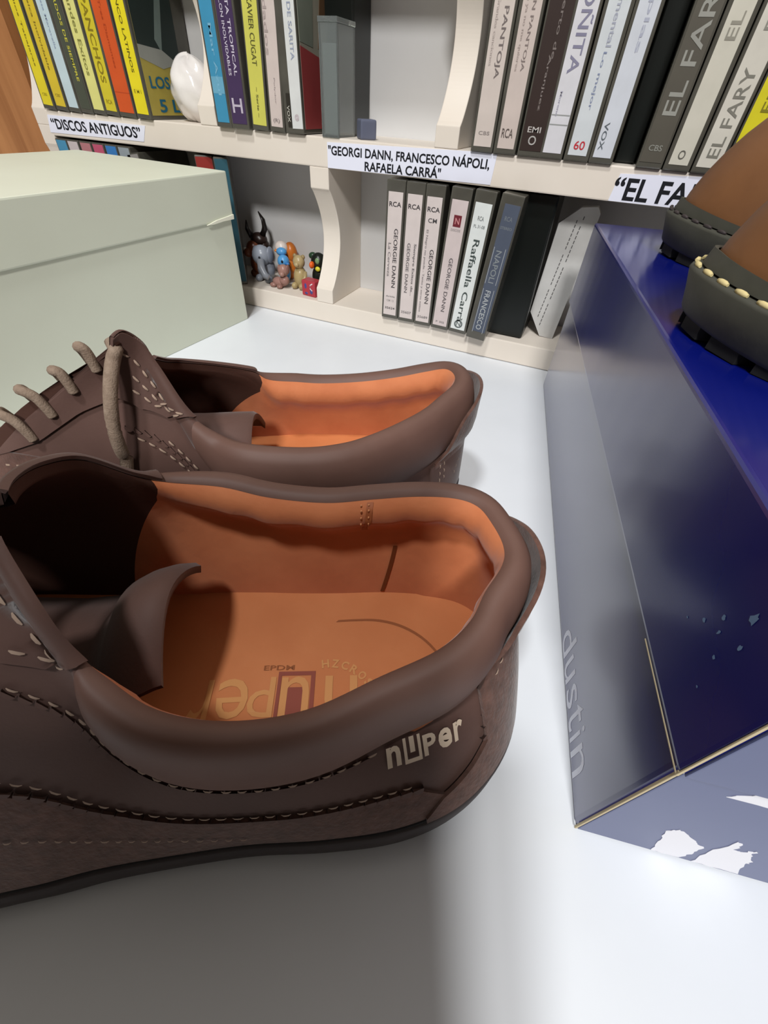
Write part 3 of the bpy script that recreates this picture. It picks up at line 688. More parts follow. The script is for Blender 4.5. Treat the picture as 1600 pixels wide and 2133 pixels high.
def build_shoe(name, label, sh, gap, z0=0., lift=None, mats=None, tongue=None, solez=None, flare=0., group=None, inner=True):
    mt = dict(upper='nubuck', collar='collar', lining='lining', insole='insole', sole='sole', vamp='vamplining', tongue='nubuck'); mt.update(mats or {})
    Wb = sh.W
    def W(P):
        P = np.asarray(P, float); Q = Wb(P); Q[..., 2] += z0
        if lift is not None: Q[..., 2] += lift(P[..., 0])
        return Q
    sh.W = W
    N, G, RK = sh.N, sh.G, sh.RK
    t = thing(name, label, 'shoe', tuple(W(np.array([130., 0, 0]))), group=group)
    g0, g1, gr = gap
    ingap = lambda j: g0*SUB <= j < g1*SUB
    collar, upper = MB(), MB()
    V = W(G)
    def faces(rows, cols):
        return [(i*N+j, i*N+(j+1) % N, (i+1)*N+(j+1) % N, (i+1)*N+j) for i in rows for j in cols]
    padded = [j for j in range(N) if sh.rho[j] > .3 and sh.rho[(j+1) % N] > .3]
    thin = [j for j in range(N) if j not in padded]
    collar.add(V.reshape(-1, 3), faces(range(RK), padded), True)
    fu = faces(range(RK, sh.M-1), range(N))+faces(range(RK), thin)
    fu = [f for f in fu if not (ingap(f[0] % N) and f[0]//N < gr)]
    upper.add(V.reshape(-1, 3), fu, True)
    def clean(o):
        bm = bmesh.new(); bm.from_mesh(o.data)
        bmesh.ops.delete(bm, geom=[v for v in bm.verts if not v.link_faces], context='VERTS')
        bmesh.ops.recalc_face_normals(bm, faces=bm.faces); bm.to_mesh(o.data); bm.free()
    up = obj('upper', upper, M[mt['upper']], t); clean(up)
    co = obj('padded_collar', collar, M[mt['collar']], t); clean(co)
    # lining
    T, S, n, rho, zs = sh.T, sh.S, sh.n, sh.rho, sh.zs
    ins_z = 27-11*np.clip((S[:, 0]-100)/140, 0, 1)
    I = np.concatenate([S-sh.soln*7.5, ins_z[:, None]], 1)
    for j in range(N):                     # the lining meets the footbed just inside the upper
        col = G[RK:, j]; i_ = int(np.argmin(np.abs(col[:, 2]-ins_z[j]))); I[j, :2] = col[i_, :2]-sh.soln[j]*3.6
    PAD = [(0, 0, 1), (-.9, -2.5, 2), (-1.4, -8, 4), (-.4, -13, 6), (2.2, -17, 8), (3.4, -21, 10)]
    rows = []
    for o_, dz, fl in PAD:
        if o_ < 0: o_ = o_*(1.0+2.6*np.clip(-n[:, 1]+.25, 0, 1))
        a = (o_*rho+(.3+fl*.02)*(1-rho)); b = dz*rho-fl*.4*(1-rho)
        rows.append(np.stack([T[:, 0]+n[:, 0]*a, T[:, 1]+n[:, 1]*a, T[:, 2]+b], 1))
    wr = np.random.RandomState(5)
    wob = np.zeros(N)
    for k in range(6): wob += wr.uniform(.2, .7)*np.sin(np.arange(N)*2*np.pi/N*wr.randint(14, 40)+wr.uniform(0, 6))
    for ri in (2, 3, 4): rows[ri][:, :2] += n*(wob*rho*[0, 0, .35, .5, .35][ri])[:, None]
    Kp = rows[-1]; kk = np.where(rho > .5, .15, .40)
    kk = kk*rho+.36*(1-rho)
    for j in range(1, 13):
        v = j/12; h = (1-kk)*v+kk*np.sin(v*np.pi/2); g = (1-kk)*v+kk*(1-np.cos(v*np.pi/2))
        rows.append(Kp+(I-Kp)*np.stack([h, h, g], 1))
    L_ = W(np.array(rows)); nL = len(rows)
    lin_, vl = MB(), MB()
    lin_.add(L_.reshape(-1, 3), faces(range(nL-1), padded), True)
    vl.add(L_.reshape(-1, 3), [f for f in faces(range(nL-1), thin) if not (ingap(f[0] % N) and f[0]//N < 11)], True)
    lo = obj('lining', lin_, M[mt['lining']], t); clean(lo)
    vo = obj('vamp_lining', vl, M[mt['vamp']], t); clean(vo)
    # insole: rings shrinking to the centre line
    cx = np.clip(I[:, 0], 45, 235); mid = np.interp(cx, [45, 110, 180, 235], sh.mid)
    rr = []
    for a in np.linspace(0, 1, 9):
        P = I.copy(); P[:, 0] = I[:, 0]+(cx-I[:, 0])*a; P[:, 1] = I[:, 1]+(mid-I[:, 1])*a; P[:, 2] = np.interp(P[:, 0], [100, 240], [27, 16])-2.6*np.sin(a*math.pi/2)
        rr.append(P)
    isl = MB().grid(W(np.array(rr)), True); ino = obj('insole', isl, M[mt['insole']], t)
    # outsole
    zt = zs if solez is None else np.full(N, float(solez))
    SO = np.concatenate([S, zt[:, None]], 1); q = sh.soln
    def ring(off, z): return np.concatenate([S+q*off, (np.zeros(N)+z)[:, None]], 1)
    prof = [ring(-4, 0), ring(-1.2, 0), ring(-.2, 1.2), ring(.2+flare*.3, zt*.45), ring(0+flare, zt-1.6), ring(-.6+flare, zt-.3), ring(-2.6, zt)]
    ob = MB().grid(W(np.array(prof)), True)
    k = len(ob.v); ob.add(W(ring(-4, 0)), [tuple(range(N))]); ob.add(W(ring(-2.6, zt)), [tuple(range(N))])
    so = obj('outsole', ob, M[mt['sole']], t)
    wl = MB().grid(W(np.array([ring(-2.4, zt-.4), ring(-1.1, zt+.4), ring(-1.3, zt+1.4), ring(-3.0, zt+2.2)])), True)
    wo = obj('welt', wl, M['crevice'] if flare == 0 else M[mt['sole']], t)  # on the brown shoes this ring is coloured as gap shade
    # tongue
    to = None
    if tongue:
        rowsT, rowsB = [], []
        for s_, tc, zc, w_, drop in tongue:
            a, b = [], []
            for i in range(15):
                f = i/7-1
                p = (s_, tc+w_*f, zc-drop*abs(f)**1.8)
                a.append(p); b.append((s_+.6, tc+w_*f*.97, zc-drop*abs(f)**1.8-3.2))
            rowsT.append(a); rowsB.append(b)
        tg = MB().grid(W(np.array(rowsT+rowsB[::-1]+[rowsT[0]])))
        to = obj('tongue', tg, M[mt['tongue']], t)
    return dict(root=t, upper=up, collar=co, lining=lo, insole=ino, sole=so, tongue=to, L=np.array(rows))

# ------------------------------------------------------------------ the near brown shoe
shA = Shoe(A_ST, *A_POSE); shA.orient(); shA.mid = [-1, 3, 4, 4]
A = build_shoe('leather_shoe', 'nearest brown leather shoe, rust lining, name printed on its side', shA, (12.75, 14.35, 16), group='pair of brown shoes',
  tongue=[(123, -10, 65.5, 22, 15), (125, -10, 67, 23, 16), (129, -9.5, 67, 24, 17), (134, -9, 65.5, 24, 17), (140, -8.5, 61, 25, 16), (145, -8, 52, 25, 14), (152, -7, 45.5, 25, 12), (170, -6, 44, 25, 12), (195, -5, 50, 25, 15), (215, -5, 54, 25, 18)])
S6 = SUB
def rng(a, b, n): return list(np.linspace(a*S6, b*S6, n))
rootA = A['root']
def lerp(tab):
    xs, ys = [p[0]*S6 for p in tab], [p[1] for p in tab]
    return lambda u: float(np.interp(u, xs, ys))
# side panels
low = patch(shA, rng(4.1, 13.0, 60), lerp([(4.1, 20.5), (4.6, 17.6), (6, 16.6), (9, 16), (13, 15)]), lambda u: 23.9, 1.1, 8)
obj('foxing_panel', low, M['suede'], rootA)
ctr = patch(shA, rng(-3.2, 3.05, 40), lerp([(-3.2, 9), (-2.8, 8.6), (0, 8.4), (2.7, 8.6), (3.05, 9.2)]), lambda u: 23.8, 2.0, 12)
obj('heel_counter', ctr, M['suede'], rootA)
cw_ = patch(shA, rng(3.05, 4.5, 14), lerp([(3.05, 17), (3.5, 18.5), (4.2, 20.4), (4.5, 23)]), lambda u: 23.8, 2.0, 6)
obj('counter_wing', cw_, M['suede'], rootA)
med = patch(shA, rng(15.5, 24.4, 50), lambda u: 16.5, lambda u: 23.9, 1.1, 6)
obj('foxing_panel', med, M['suede'], rootA)
# eyestay facings
fl = patch(shA, rng(9.75, 12.72, 40), lambda u: .6, lerp([(9.75, 2.2), (10.1, 5), (10.5, 8.7), (11, 9.6), (11.6, 10.2), (12.3, 15), (12.72, 15.6)]), 1.3, 14)
eyeA = obj('eyestay', fl, M['nubuck'], rootA)
fr = patch(shA, rng(14.38, 18.9, 44), lambda u: .6, lerp([(14.38, 15.6), (14.9, 15), (15.8, 10.4), (17.4, 9.6), (18.3, 8.6), (18.9, 4)]), 1.3, 14)
eyeA2 = obj('eyestay', fr, M['nubuck'], rootA)
# scalloped seam welts with thread
def scallops(sh, uv, off, rad, mb=None):
    mb = mb or MB(); step = 3.4
    P = []
    for (u0, r0), (u1, r1) in zip(uv[:-1], uv[1:]):
        k = max(2, int(np.linalg.norm(sh.at(u1, r1)-sh.at(u0, r0))/.4))
        for i in range(k): P.append((u0+(u1-u0)*i/k, r0+(r1-r0)*i/k))
    acc = 99; last = None
    for u, r in P:
        p = sh.at(u, r)
        if last is not None: acc += np.linalg.norm(p-last)
        last = p
        if acc >= step:
            acc = 0; n = sh.normal(u, r); d = sh.at(u+.3, r)-sh.at(u-.3, r); d /= np.linalg.norm(d); dn = np.cross(d, n)
            if dn[2] > 0: dn = -dn
            V = []; K = 7
            for i in range(K):
                a = math.pi*i/(K-1); V.append(p+d*math.cos(a)*step*.5+dn*math.sin(a)*rad+n*off)
            top = [p+d*step*.5-dn*.6+n*off, p-d*step*.5-dn*.6+n*off]
            low_ = [v-n*(off+.2) for v in V]
            mb.add([sh.W(v) for v in V+low_], [tuple(range(K))]+[(i, i+1, K+i+1, K+i) for i in range(K-1)], False)
    return mb
obj('scalloped_edge', scallops(shA, [(4.6*S6, 17.3), (6*S6, 16.3), (9*S6, 15.7), (13*S6, 14.7)], 1.5, 1.6), M['nubuck'], rootA)
obj('scalloped_edge', scallops(shA, [(2.9*S6, 10), (2.95*S6, 14), (3.1*S6, 17)], 1.6, 1.3), M['nubuck'], rootA)
obj('scalloped_edge', scallops(shA, [(5.4*S6, 9.4), (7*S6, 9.2), (8.4*S6, 9.6), (9.6*S6, 9.8), (10.6*S6, 10.4), (11.5*S6, 11)], .9, 1.2), M['nubuck'], rootA)
obj('seam_stitching', stitches(shA, [(4.7*S6, 16.8), (6*S6, 15.8), (9*S6, 15.2), (12.9*S6, 14.2)], .7, 2.6, 1.4), M['thread'], rootA)
obj('seam_stitching', stitches(shA, [(5.2*S6, 9.3), (7*S6, 9.0), (8.4*S6, 9.3), (9.6*S6, 9.5), (10.6*S6, 10.2), (11.5*S6, 10.8)], .6, 2.4, 1.6), M['thread'], rootA)
obj('seam_stitching', stitches(shA, [(7*S6, 21), (8*S6, 19.6), (9.6*S6, 19), (12*S6, 18.6)], 1.4, 1.6, 1.6), M['thread'], rootA)
obj('seam_stitching', stitches(shA, [(2.86*S6, 9.6), (2.9*S6, 13.5), (3.1*S6, 16.4)], 1.4, 2, 1.6), M['thread'], rootA)
obj('seam_stitching', stitches(shA, [(-2.6*S6, 10.2), (-1*S6, 9.8), (1.2*S6, 10), (2.5*S6, 10.4)], 2.3, 2.2, 1.6), M['thread'], rootA)
se = stitches(shA, [(9.95*S6, 3.2), (10.2*S6, 6), (10.5*S6, 8.15), (11*S6, 9.0), (11.6*S6, 9.5)], 1.7, 3, 1.6, .8)
stitches(shA, [(10.35*S6, 5.5), (10.8*S6, 8.12), (11.6*S6, 8.25), (12.5*S6, 8.3)], 1.7, 3, 1.8, .8, mb=se)
stitches(shA, [(10.0*S6, 2), (10.35*S6, 5.5)], 1.7, 3, 1.6, .8, mb=se)
obj('stitching', se, M['thread'], eyeA)
se = stitches(shA, [(14.6*S6, 8.3), (16*S6, 8.3), (17.5*S6, 8.2), (18.6*S6, 8.0)], 1.7, 3, 1.8, .8)
obj('stitching', se, M['thread'], eyeA2)

def heel_tab(sh, u0, u1, prof, root, name='heel_tab'):
    """leather flap standing off the back of the heel; prof(u) -> (top row, gap at the top)"""
    us = np.linspace(u0*S6, u1*S6, 40); nr = 10; O = []; I2 = []
    for u in us:
        r0, g = prof(u/S6); co_, ci = [], []
        for i in range(nr):
            f = i/(nr-1); r = r0+(10.5-r0)*f; p = sh.at(u, r); n = sh.normal(u, r); n = np.array([n[0], n[1], n[2]*.35]); n /= np.linalg.norm(n)
            if r < 6: 
                q = sh.at(u, 5.6); p = np.array([q[0], q[1], p[2]])
            e = g*(1-f)**.8+.4
            co_.append(sh.W(p+n*(e+1.6))); ci.append(sh.W(p+n*e))
        O.append(co_); I2.append(ci)
    O = np.array(O); I2 = np.array(I2)
    mb = MB(); mb.grid(O); mb.grid(I2)
    mb.grid([list(O[:, 0]), list((O[:, 0]+I2[:, 0])/2+np.array([0, 0, .5])), list(I2[:, 0])])
    for k in (0, -1): mb.grid([list(O[k]), list(I2[k])], False, False)
    return obj(name, mb, M['suede'], root)
heel_tab(shA, -2.9, 2.75, lambda u: (4.0+4.4*abs((u+.2)/2.9)**2.2, .9*(1-abs((u+.2)/3.0)**3)), rootA)

# printing on the side and inside
def on_shoe(sh, u0, r0, du, dr, off, skew=0., us=None):
    """x mm along u, y mm up (towards the rim)"""
    def fn(x, y):
        u, r = u0+du*x+skew*y, r0+dr*x
        p0 = sh.at(u, r); e = np.linalg.norm(sh.at(u, r-.5)-sh.at(u, r+.5))
        rr = r-y/max(e, .2); p = sh.at(u, rr)
        return tuple(sh.W(p+sh.normal(u, rr)*off))
    return fn
def side_logo():
    mb = MB()
    uA, uB = 5.12*S6, 3.5*S6
    length = sum(np.linalg.norm(shA.at(uA+(uB-uA)*(i+1)/20, 11.7+1.1*(i+1)/20)-shA.at(uA+(uB-uA)*i/20, 11.7+1.1*i/20)) for i in range(20))
    k = (uB-uA)/length; kr = 1.1/length
    fn = on_shoe(shA, uA, 12.5, k, kr, .8)
    cell = length/5.0
    def wr(ch, x0, w_, y0, h_): 
        v, f = glyphs(ch, 0., .03); mx = v.max(0)
        # subdivide so that print follows the curve
        mb.add([fn(x0+x*w_/mx[0], y0+y*h_/mx[1]) for x, y in v], f)
    wr('n', .2*cell, .72*cell, 0, 6.2)
    n = 8; fr_ = []
    x0, x1, y0, y1 = 1.1*cell, 2.02*cell, -.4, 7.4
    def quad(a, b, c, d):
        V = []; K = 8
        for i in range(K+1):
            for j in range(K+1): V.append(fn(a+(c-a)*i/K, b+(d-b)*j/K))
        mb.add(V, [(i*(K+1)+j, i*(K+1)+j+1, (i+1)*(K+1)+j+1, (i+1)*(K+1)+j) for i in range(K) for j in range(K)])
    cw2 = x1-x0
    quad(x0, y0, x1, y0+1.2); quad(x0, y1-1.1, x0+cw2*.17, y1); quad(x0, y0+1.2, x0+cw2*.17, y1-1.1); quad(x1-cw2*.17, y0+1.2, x1, y1)
    quad(x0+cw2*.36, y0+3.0, x1-cw2*.36, y1)
    wr('P', 2.14*cell, .7*cell, 0, 6.4); wr('e', 2.98*cell, .82*cell, 0, 6.0); wr('r', 3.96*cell, .66*cell, 0, 6.0)
    return mb
obj('lettering', side_logo(), M['logo'], rootA, recalc=False, label='beige printed maker name')
def ins(s, t): return tuple(shA.W(np.array([s, t, np.interp(s, [100, 240], [27, 16])-1.9])))
def insole_z(s, t): return 0
isx = MB()
# printed rotated: reads towards the toe with its tops towards the viewer
for ch, s0, wd_ in [('n', 66, 11.5), ('u', 83, 10), ('p', 95, 9), ('e', 104, 11), ('r', 117, 7)]:
    write(isx, ch, wd_, 14, lambda a, b, s0=s0: ins(s0+a, -1.5+b), bold=.0)
def fit_insole(mb):
    """drop the print on to the insole mesh"""
    me = A['insole'].data; from mathutils.bvhtree import BVHTree
    bm = bmesh.new(); bm.from_mesh(me); bt = BVHTree.FromBMesh(bm); off = origin(A['insole'])
    out = []
    for v in mb.v:
        h = bt.ray_cast(Vector(v)*MM-off+Vector((0, 0, .05)), Vector((0, 0, -1)))
        out.append((v[0], v[1], ((h[0].z+off.z)/MM if h[0] else v[2])+.25))
    bm.free(); mb.v = out; return mb
obj('lettering', fit_insole(isx), M['gold'], A['insole'], recalc=False)
sq = MB()
K = 8
for (a, b, c, d) in [(81.2, -3.4, 94.4, -1.9), (81.2, -1.9, 82.7, 16), (93.2, -1.9, 94.4, 16), (84.8, 2.4, 91.2, 16)]:
    V = [ins(a+(c-a)*i/K, b+(d-b)*j/K) for i in range(K+1) for j in range(K+1)]
    sq.add(V, [(i*(K+1)+j, i*(K+1)+j+1, (i+1)*(K+1)+j+1, (i+1)*(K+1)+j) for i in range(K) for j in range(K)])
sqf = fit_insole(sq); obj('print_square', sqf, M['redbox'], A['insole'], recalc=False)
arc = MB(); word = 'HZCROS'
for i, ch in enumerate(word):
    f = i/(len(word)-1); ang = math.radians(-6+62*f); cxs, cyt, R0 = 76, 11, 15.5
    s_ = cxs-R0*math.sin(ang); t_q = cyt-R0*math.cos(ang)
    ex = np.array([-math.cos(ang), math.sin(ang)]); ey = np.array([-math.sin(ang), -math.cos(ang)])
    write(arc, ch, 2.7, 3.2, lambda a, b: ins(*(np.array([s_, t_q])+ex*(a-1.35)+ey*b)), bold=.03)
obj('lettering', fit_insole(arc), M['gold'], A['insole'], recalc=False)
tiny = MB(); write(tiny, 'EPDM', 11, 1.8, lambda a, b: ins(89+a*0+11-a, -4-b), bold=.01)
obj('lettering', fit_insole(tiny), paint((146, 84, 44)), A['insole'], recalc=False)
# stitched ridge round the heel pad of the insole, and the lining's back seam
def rim_line(sh, pts, r, root, mt, name):
    mb = MB().tube([tuple(p) for p in pts], r, 6); return obj(name, fit_insole(mb) if name == 'heel_pad_edge' else mb, mt, root, recalc=True)
pad = MB(); V = []
for i in range(41):
    a = math.radians(-100+200*i/40); s_ = 62-30*math.cos(a) if abs(a) < math.pi/2 else 62+30*(abs(a)-math.pi/2)*2.2
    V.append((s_, 2+26*math.sin(a)))
for s_, t_q in V: pass
W1 = [ins(s_, t_q) for s_, t_q in V]; W2 = [ins(s_+.9, t_q*.965) for s_, t_q in V]
pad.grid([W1, W2]); obj('heel_pad_edge', fit_insole(pad), paint((150, 86, 46)), A['insole'], recalc=False)
# seams of the lining on the far inner wall
def lin_strip(L, us, rows_, wd, off, name, mt, root):
    """thin strip on the lining along a path of (column, row)"""
    P, Q = [], []
    n_ = shA.n
    for u, r in zip(us, rows_):
        j = int(u) % shA.N; f = u-int(u); i = min(int(r), len(L)-2); g = r-i
        def pt(jj): return L[i, jj % shA.N]*(1-g)+L[i+1, jj % shA.N]*g
        p = pt(j)*(1-f)+pt(j+1)*f; d = pt(j+1)-pt(j); d /= np.linalg.norm(d)
        nn = np.array([-n_[j, 0], -n_[j, 1], .35])*off
        P.append(shA.W(p+nn-d*wd/2)); Q.append(shA.W(p+nn+d*wd/2))
    return obj(name, MB().grid([P, Q]), mt, root)
lin_strip(A['L'], np.linspace(22.95*S6, 22.85*S6, 16), np.linspace(.2, 4.6, 16), 2.2, .35, 'lining_seam', paint((168, 96, 58)), A['lining'])
lin_strip(A['L'], np.linspace(23.5*S6, 23.0*S6, 16), np.linspace(8, 16.6, 16), 1.6, .5, 'wall_seam', paint((112, 58, 30)), A['lining'])
th_ = MB()
for k in range(8):
    r = .5+k*.52; i = int(r); g = r-i; j = int(22.92*S6); p = A['L'][i, j]*(1-g)+A['L'][i+1, j]*g
    nn = np.array([-shA.n[j, 0], -shA.n[j, 1], .35])
    for s_ in (-1.3, 1.3):
        d = A['L'][i, j+1]-A['L'][i, j]; d /= np.linalg.norm(d); c = p+nn*.45+d*s_
        th_.tube([tuple(shA.W(c-np.array([0, 0, .55]))), tuple(shA.W(c)), tuple(shA.W(c+np.array([0, 0, .55])))], .28, 5)
obj('stitching', th_, paint((206, 140, 96)), A['lining'])
# laces across the throat
la = 0
for r_ in (9.0, 10.6, 12.2, 13.8):
    P = []
    for f in np.linspace(0, 1, 13):
        u = (12.35+(14.75-12.35)*f)*S6; p = shA.at(u, r_); n = shA.normal(u, r_)
        P.append(tuple(shA.W(p+n*(1.5+5*math.sin(math.pi*f)))))
    obj('lace', MB().tube(P, 2.3, 10), M['lace'], rootA)

# ------------------------------------------------------------------ the brown shoe behind it
shB = Shoe(B_ST, *B_POSE); shB.orient(); shB.mid = [0, 2, 4, 4]
Bs = build_shoe('leather_shoe', 'brown leather shoe behind the nearest one, its laced tongue flap standing up', shB, (13.5, 15.5, 16), group='pair of brown shoes',
  tongue=[(116, 4, 62, 21, 17), (118, 4, 63, 22, 17), (126, 5, 63, 23, 17), (142, 6, 62, 24, 16), (165, 8, 63, 25, 18), (190, 8, 60, 25, 18), (215, 8, 50, 23, 16)])
rootB = Bs['root']
flB = patch(shB, rng(9.8, 13.45, 48), lambda u: .6, lerp([(9.8, 1.5), (10.1, 5), (10.4, 8.8), (10.9, 10.4), (11.5, 10.8), (12.1, 12.6), (12.5, 15), (13, 16), (13.45, 16.4)]), 1.4, 16)
eyeB = obj('eyestay', flB, M['nubuck'], rootB)
frB = patch(shB, rng(15.55, 19.2, 40), lambda u: .6, lerp([(15.55, 15.6), (16.2, 15), (17, 11), (18, 9.6), (18.8, 8.6), (19.2, 4)]), 1.3, 14)
eyeB2 = obj('eyestay', frB, M['nubuck'], rootB)
lowB = patch(shB, rng(4.2, 14, 60), lambda u: 16, lambda u: 23.9, 1.0, 8)
obj('foxing_panel', lowB, M['suede'], rootB)
ctB = patch(shB, rng(-3.0, 2.9, 40), lerp([(-3.0, 9), (0, 8.4), (2.9, 9.2)]), lambda u: 23.8, 1.8, 12)
obj('heel_counter', ctB, M['nubuck'], rootB)
heel_tab(shB, -2.7, 2.7, lambda u: (4.0+4.4*abs((u)/2.7)**2.2, .9*(1-abs(u/2.75)**3)), rootB)
obj('stitching', stitches(shB, [(10.05*S6, 3.5), (10.3*S6, 7), (10.7*S6, 9.2), (11.2*S6, 9.7), (11.7*S6, 9.9)], 1.8, 2.6, 1.6, .8), M['thread'], eyeB)
obj('stitching', stitches(shB, [(10.0*S6, 2.5), (10.5*S6, 8.05), (11.2*S6, 8.3), (12*S6, 8.4), (12.9*S6, 8.5)], 1.8, 2.6, 1.8, .8), M['thread'], eyeB)
obj('stitching', stitches(shB, [(10.2*S6, 4.0), (10.6*S6, 8.6), (11.1*S6, 8.95), (11.6*S6, 9.1)], 1.8, 2.6, 1.6, .8), M['thread'], eyeB)
obj('seam_stitching', stitches(shB, [(6*S6, 9.2), (8*S6, 9.2), (9.4*S6, 9.6), (10.3*S6, 10.6)], .8, 2.6, 1.4, .8), M['thread'], rootB)
obj('seam_stitching', stitches(shB, [(8*S6, 10.3), (9.3*S6, 10.9), (10.2*S6, 11.8), (10.8*S6, 12.6)], .8, 2.6, 1.4, .8), M['thread'], rootB)
obj('seam_stitching', stitches(shB, [(2.2*S6, 10), (2.25*S6, 14), (2.3*S6, 18)], 1.9, 2, 1.4, .7), M['thread'], rootB)
obj('seam_stitching', stitches(shB, [(2.45*S6, 10), (2.5*S6, 14), (2.55*S6, 18)], 1.9, 2, 1.4, .7), M['thread'], rootB)
obj('seam_stitching', stitches(shB, [(1.0*S6, 12.5), (1.5*S6, 16), (1.6*S6, 18)], 2, 2, 1.4, .6), M['thread'], rootB)
obj('seam_stitching', stitches(shB, [(10.9*S6, 16), (12*S6, 16.6), (13.4*S6, 17)], .8, 2.4, 1.6, .8), M['thread'], rootB)
scB = scallops(shB, [(5*S6, 9.6), (8*S6, 9.7), (9.4*S6, 10.2), (10.4*S6, 11.2), (11*S6, 12.4)], .9, 1.4)
obj('scalloped_edge', scB, M['nubuck'], rootB)
# laces: one hangs down the side, the others loop over the throat edge
def sp(u, r, off): return shB.W(shB.at(u*S6, r)+shB.normal(u*S6, r)*off)
a0, a1 = sp(12.7, 8.6, 1.8), sp(10.75, 14.2, 3.5)
P = [sp(12.95, 8.3, -2), sp(12.85, 8.35, 1.6)]+[tuple(a0+(a1-a0)*f+np.array([.4, -1.0, .2])*6*math.sin(math.pi*f)**.7) for f in np.linspace(0.02, 1, 16)]+[sp(10.6, 16.6, 4), sp(10.5, 19, 4)]
obj('lace', MB().tube(P, 2.5, 12), M['lace'], rootB, label='lace end hanging down the side')
for k, r_ in enumerate((9.6, 11.2, 12.9, 14.6)):
    p0 = sp(12.7, r_+.2, 1.6); p1 = sp(13.47, r_, 2); p2 = sp(15.6, r_+.4, 0)
    d = np.array(p1)-np.array(p0); dz = np.array([0, 0, 1.])
    P = [tuple(p0-d*.12-dz*.5), tuple(p0-d*.02+dz*2.5), tuple(p0+d*.3+dz*7.5), tuple(p1-d*.15+dz*9.5), tuple(p1+(np.array(p2)-p1)*.16+dz*8.5), tuple(p1+(np.array(p2)-p1)*.3+dz*4.2), tuple(p1+(np.array(p2)-p1)*.45+dz*.4), tuple(p1+(np.array(p2)-p1)*.7-dz*.5), tuple(np.array(p2))]
    C_ = crom(np.array([P[0]]+P+[P[-1]]), 5)[5:5+5*(len(P)-1)+1]
    obj('lace', MB().tube([tuple(q) for q in C_], 1.9, 10), M['lace'], rootB)

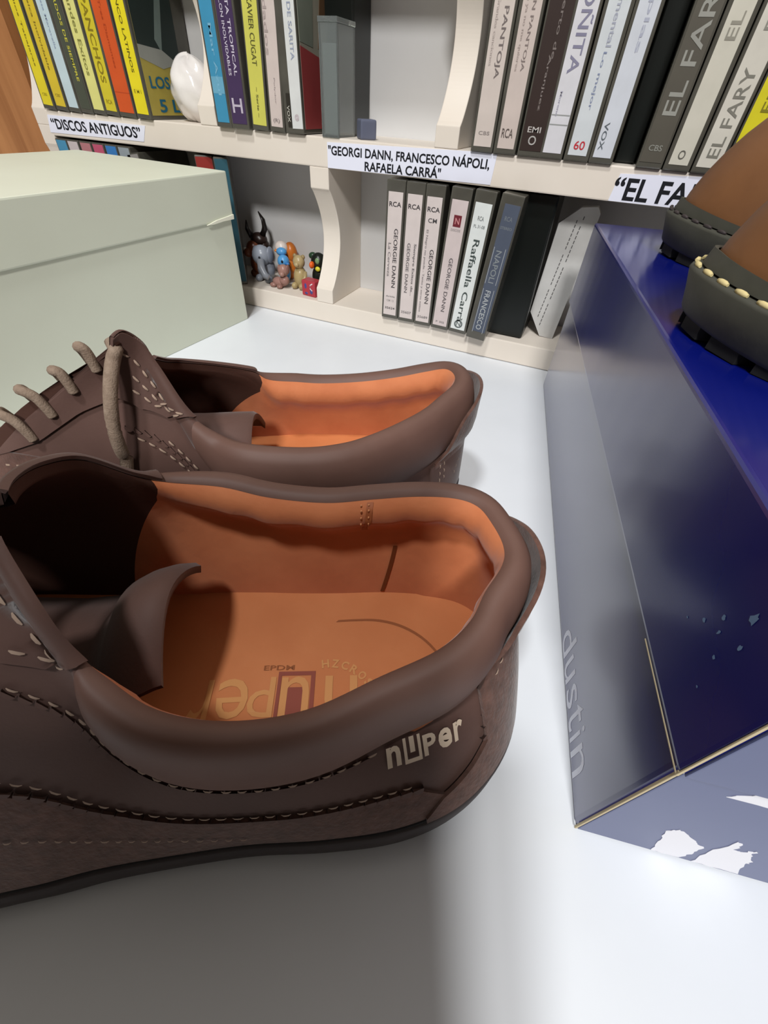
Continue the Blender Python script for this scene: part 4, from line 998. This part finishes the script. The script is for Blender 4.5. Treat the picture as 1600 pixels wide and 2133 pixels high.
# ------------------------------------------------------------------ two tan shoes lying across the blue box
def tan(o_, label, th, name='leather_shoe', thread='yellowthread'):
    st = []
    for a in A_ST:
        s_, t_, z_ = a[0]
        st.append(((s_, t_*.95, z_+6), (a[1][0], a[1][1]*.98-2), a[2]*.85, min(.85, a[3]*1.5+.15), 13.6))
    sh = Shoe(st, o_, th); sh.orient(); sh.mid = [-2, 2, 3, 3]
    d = build_shoe(name, label, sh, (12.75, 14.35, 16), z0=120.7, lift=lambda s: 5.5*np.clip((s-225)/68, 0, None)**1.6, mats=dict(upper='tanleather', collar='tanleather', sole='greyrubber', lining='vamplining', insole='vamplining', tongue='tanleather'),
      tongue=[(128, -6, 78, 24, 16), (150, -6, 76, 25, 16), (185, -5, 70, 25, 17), (215, -5, 58, 24, 16)], solez=14, flare=3.0, group='tan shoes on the blue box')
    root = d['root']
    mb = MB(); S = sh.S+sh.soln*1.6
    pts = np.concatenate([S, np.full((len(S), 1), 14.0)], 1); ring_ = []
    for i in range(len(pts)):
        p, q = pts[i], pts[(i+1) % len(pts)]; k = max(1, int(np.linalg.norm(q-p)/.5))
        for j in range(k): ring_.append(p+(q-p)*j/k)
    i = 0; D = 10
    while i+D < len(ring_):
        seg = [ring_[i+j] for j in range(0, D, 3)]
        mb.tube([tuple(sh.W(np.array(p))+np.array([0, 0, .3])) for p in seg], [.5, .9, .9, .5][:len(seg)], 6); i += D+6
    obj('welt_stitching', mb, M[thread], root)
    # rubber bumper round the toe, above the stitched welt
    bump = patch(sh, rng(11.2, 16.6, 60), lerp([(11.2, 23.75), (12.4, 23.55), (13.9, 23.35), (15.4, 23.55), (16.6, 23.75)]), lambda u: 23.95, 2.2, 8)
    obj('toe_bumper', bump, M['greyrubber'], root)
    lug = MB(); P = np.concatenate([sh.S-sh.soln*1.5, np.zeros((sh.N, 1))], 1)
    Wp = sh.W(P); Wl = Wp.copy(); Wl[:, 2] = np.maximum(Wp[:, 2]-4, 120.8)
    for i in range(0, sh.N-3, 3):
        if Wp[i, 2]-120.7 < .8: continue
        a, b_, c_, e = Wp[i], Wp[i+2], Wl[i+2], Wl[i]
        cen = sh.W(np.array([230., 0, 0])); inn = [(p*.75+np.array([cen[0], cen[1], p[2]])*.25) for p in (a, b_, c_, e)]
        lug.add([tuple(p) for p in (a, b_, c_, e)]+[tuple(p) for p in inn], [(0, 1, 2, 3), (4, 5, 6, 7), (0, 1, 5, 4), (1, 2, 6, 5), (2, 3, 7, 6), (3, 0, 4, 7)])
    if lug.v: obj('tread', lug, M['shaderubber'], root)
    for r_ in (9.2, 10.8, 12.4, 14.0):
        P = []
        for f in np.linspace(0, 1, 13):
            u = (12.3+(14.8-12.3)*f)*S6; P.append(tuple(sh.W(sh.at(u, r_)+sh.normal(u, r_)*(1.5+4*math.sin(math.pi*f)))))
        obj('lace', MB().tube(P, 2.2, 10), M['lace'], root)
    ts = stitches(sh, [(11.6*S6, 15.4), (13*S6, 14.2), (14*S6, 14.0), (15.2*S6, 14.2), (16.4*S6, 15.4)], .4, 3, 1.6, .8)
    obj('seam_stitching', ts, paint((150, 110, 70)), root)
    return root
tan((387, -224), 'tan leather shoe with yellow welt stitching on the near end of the blue box', 0)
tan((385, -101), 'tan leather shoe further back on the blue box, mostly hidden by the stitched one', 0, thread='sole')
# ------------------------------------------------------------------ the phone the picture is taken with, just behind the lens
MP = cam.matrix_world.copy(); MPm = MP.copy(); MPm.translation = Vector(CAM)
ph = thing('smartphone', 'black smartphone with an added shadow-widening flap, held over the near edge of the desk', 'phone', tuple(MPm @ Vector((-25, -65, 7))))
def mp(v): return MPm @ v
body = MB().box((-62, -146, 2.5), (13, 16, 10.4), 3.0, MPm, 3); obj('body', body, M['blackcase'], ph)
obj('shade_flap', MB().box((-142, -147, 3.5), (-61, 17, 6.5), 1.2, MPm), M['blackcase'], ph)  # flap added beside the phone to widen its cast shadow
obj('screen', MB().box((-60, -144, 10.3), (11, 14, 10.8), .2, MPm), M['blackcase'], ph)
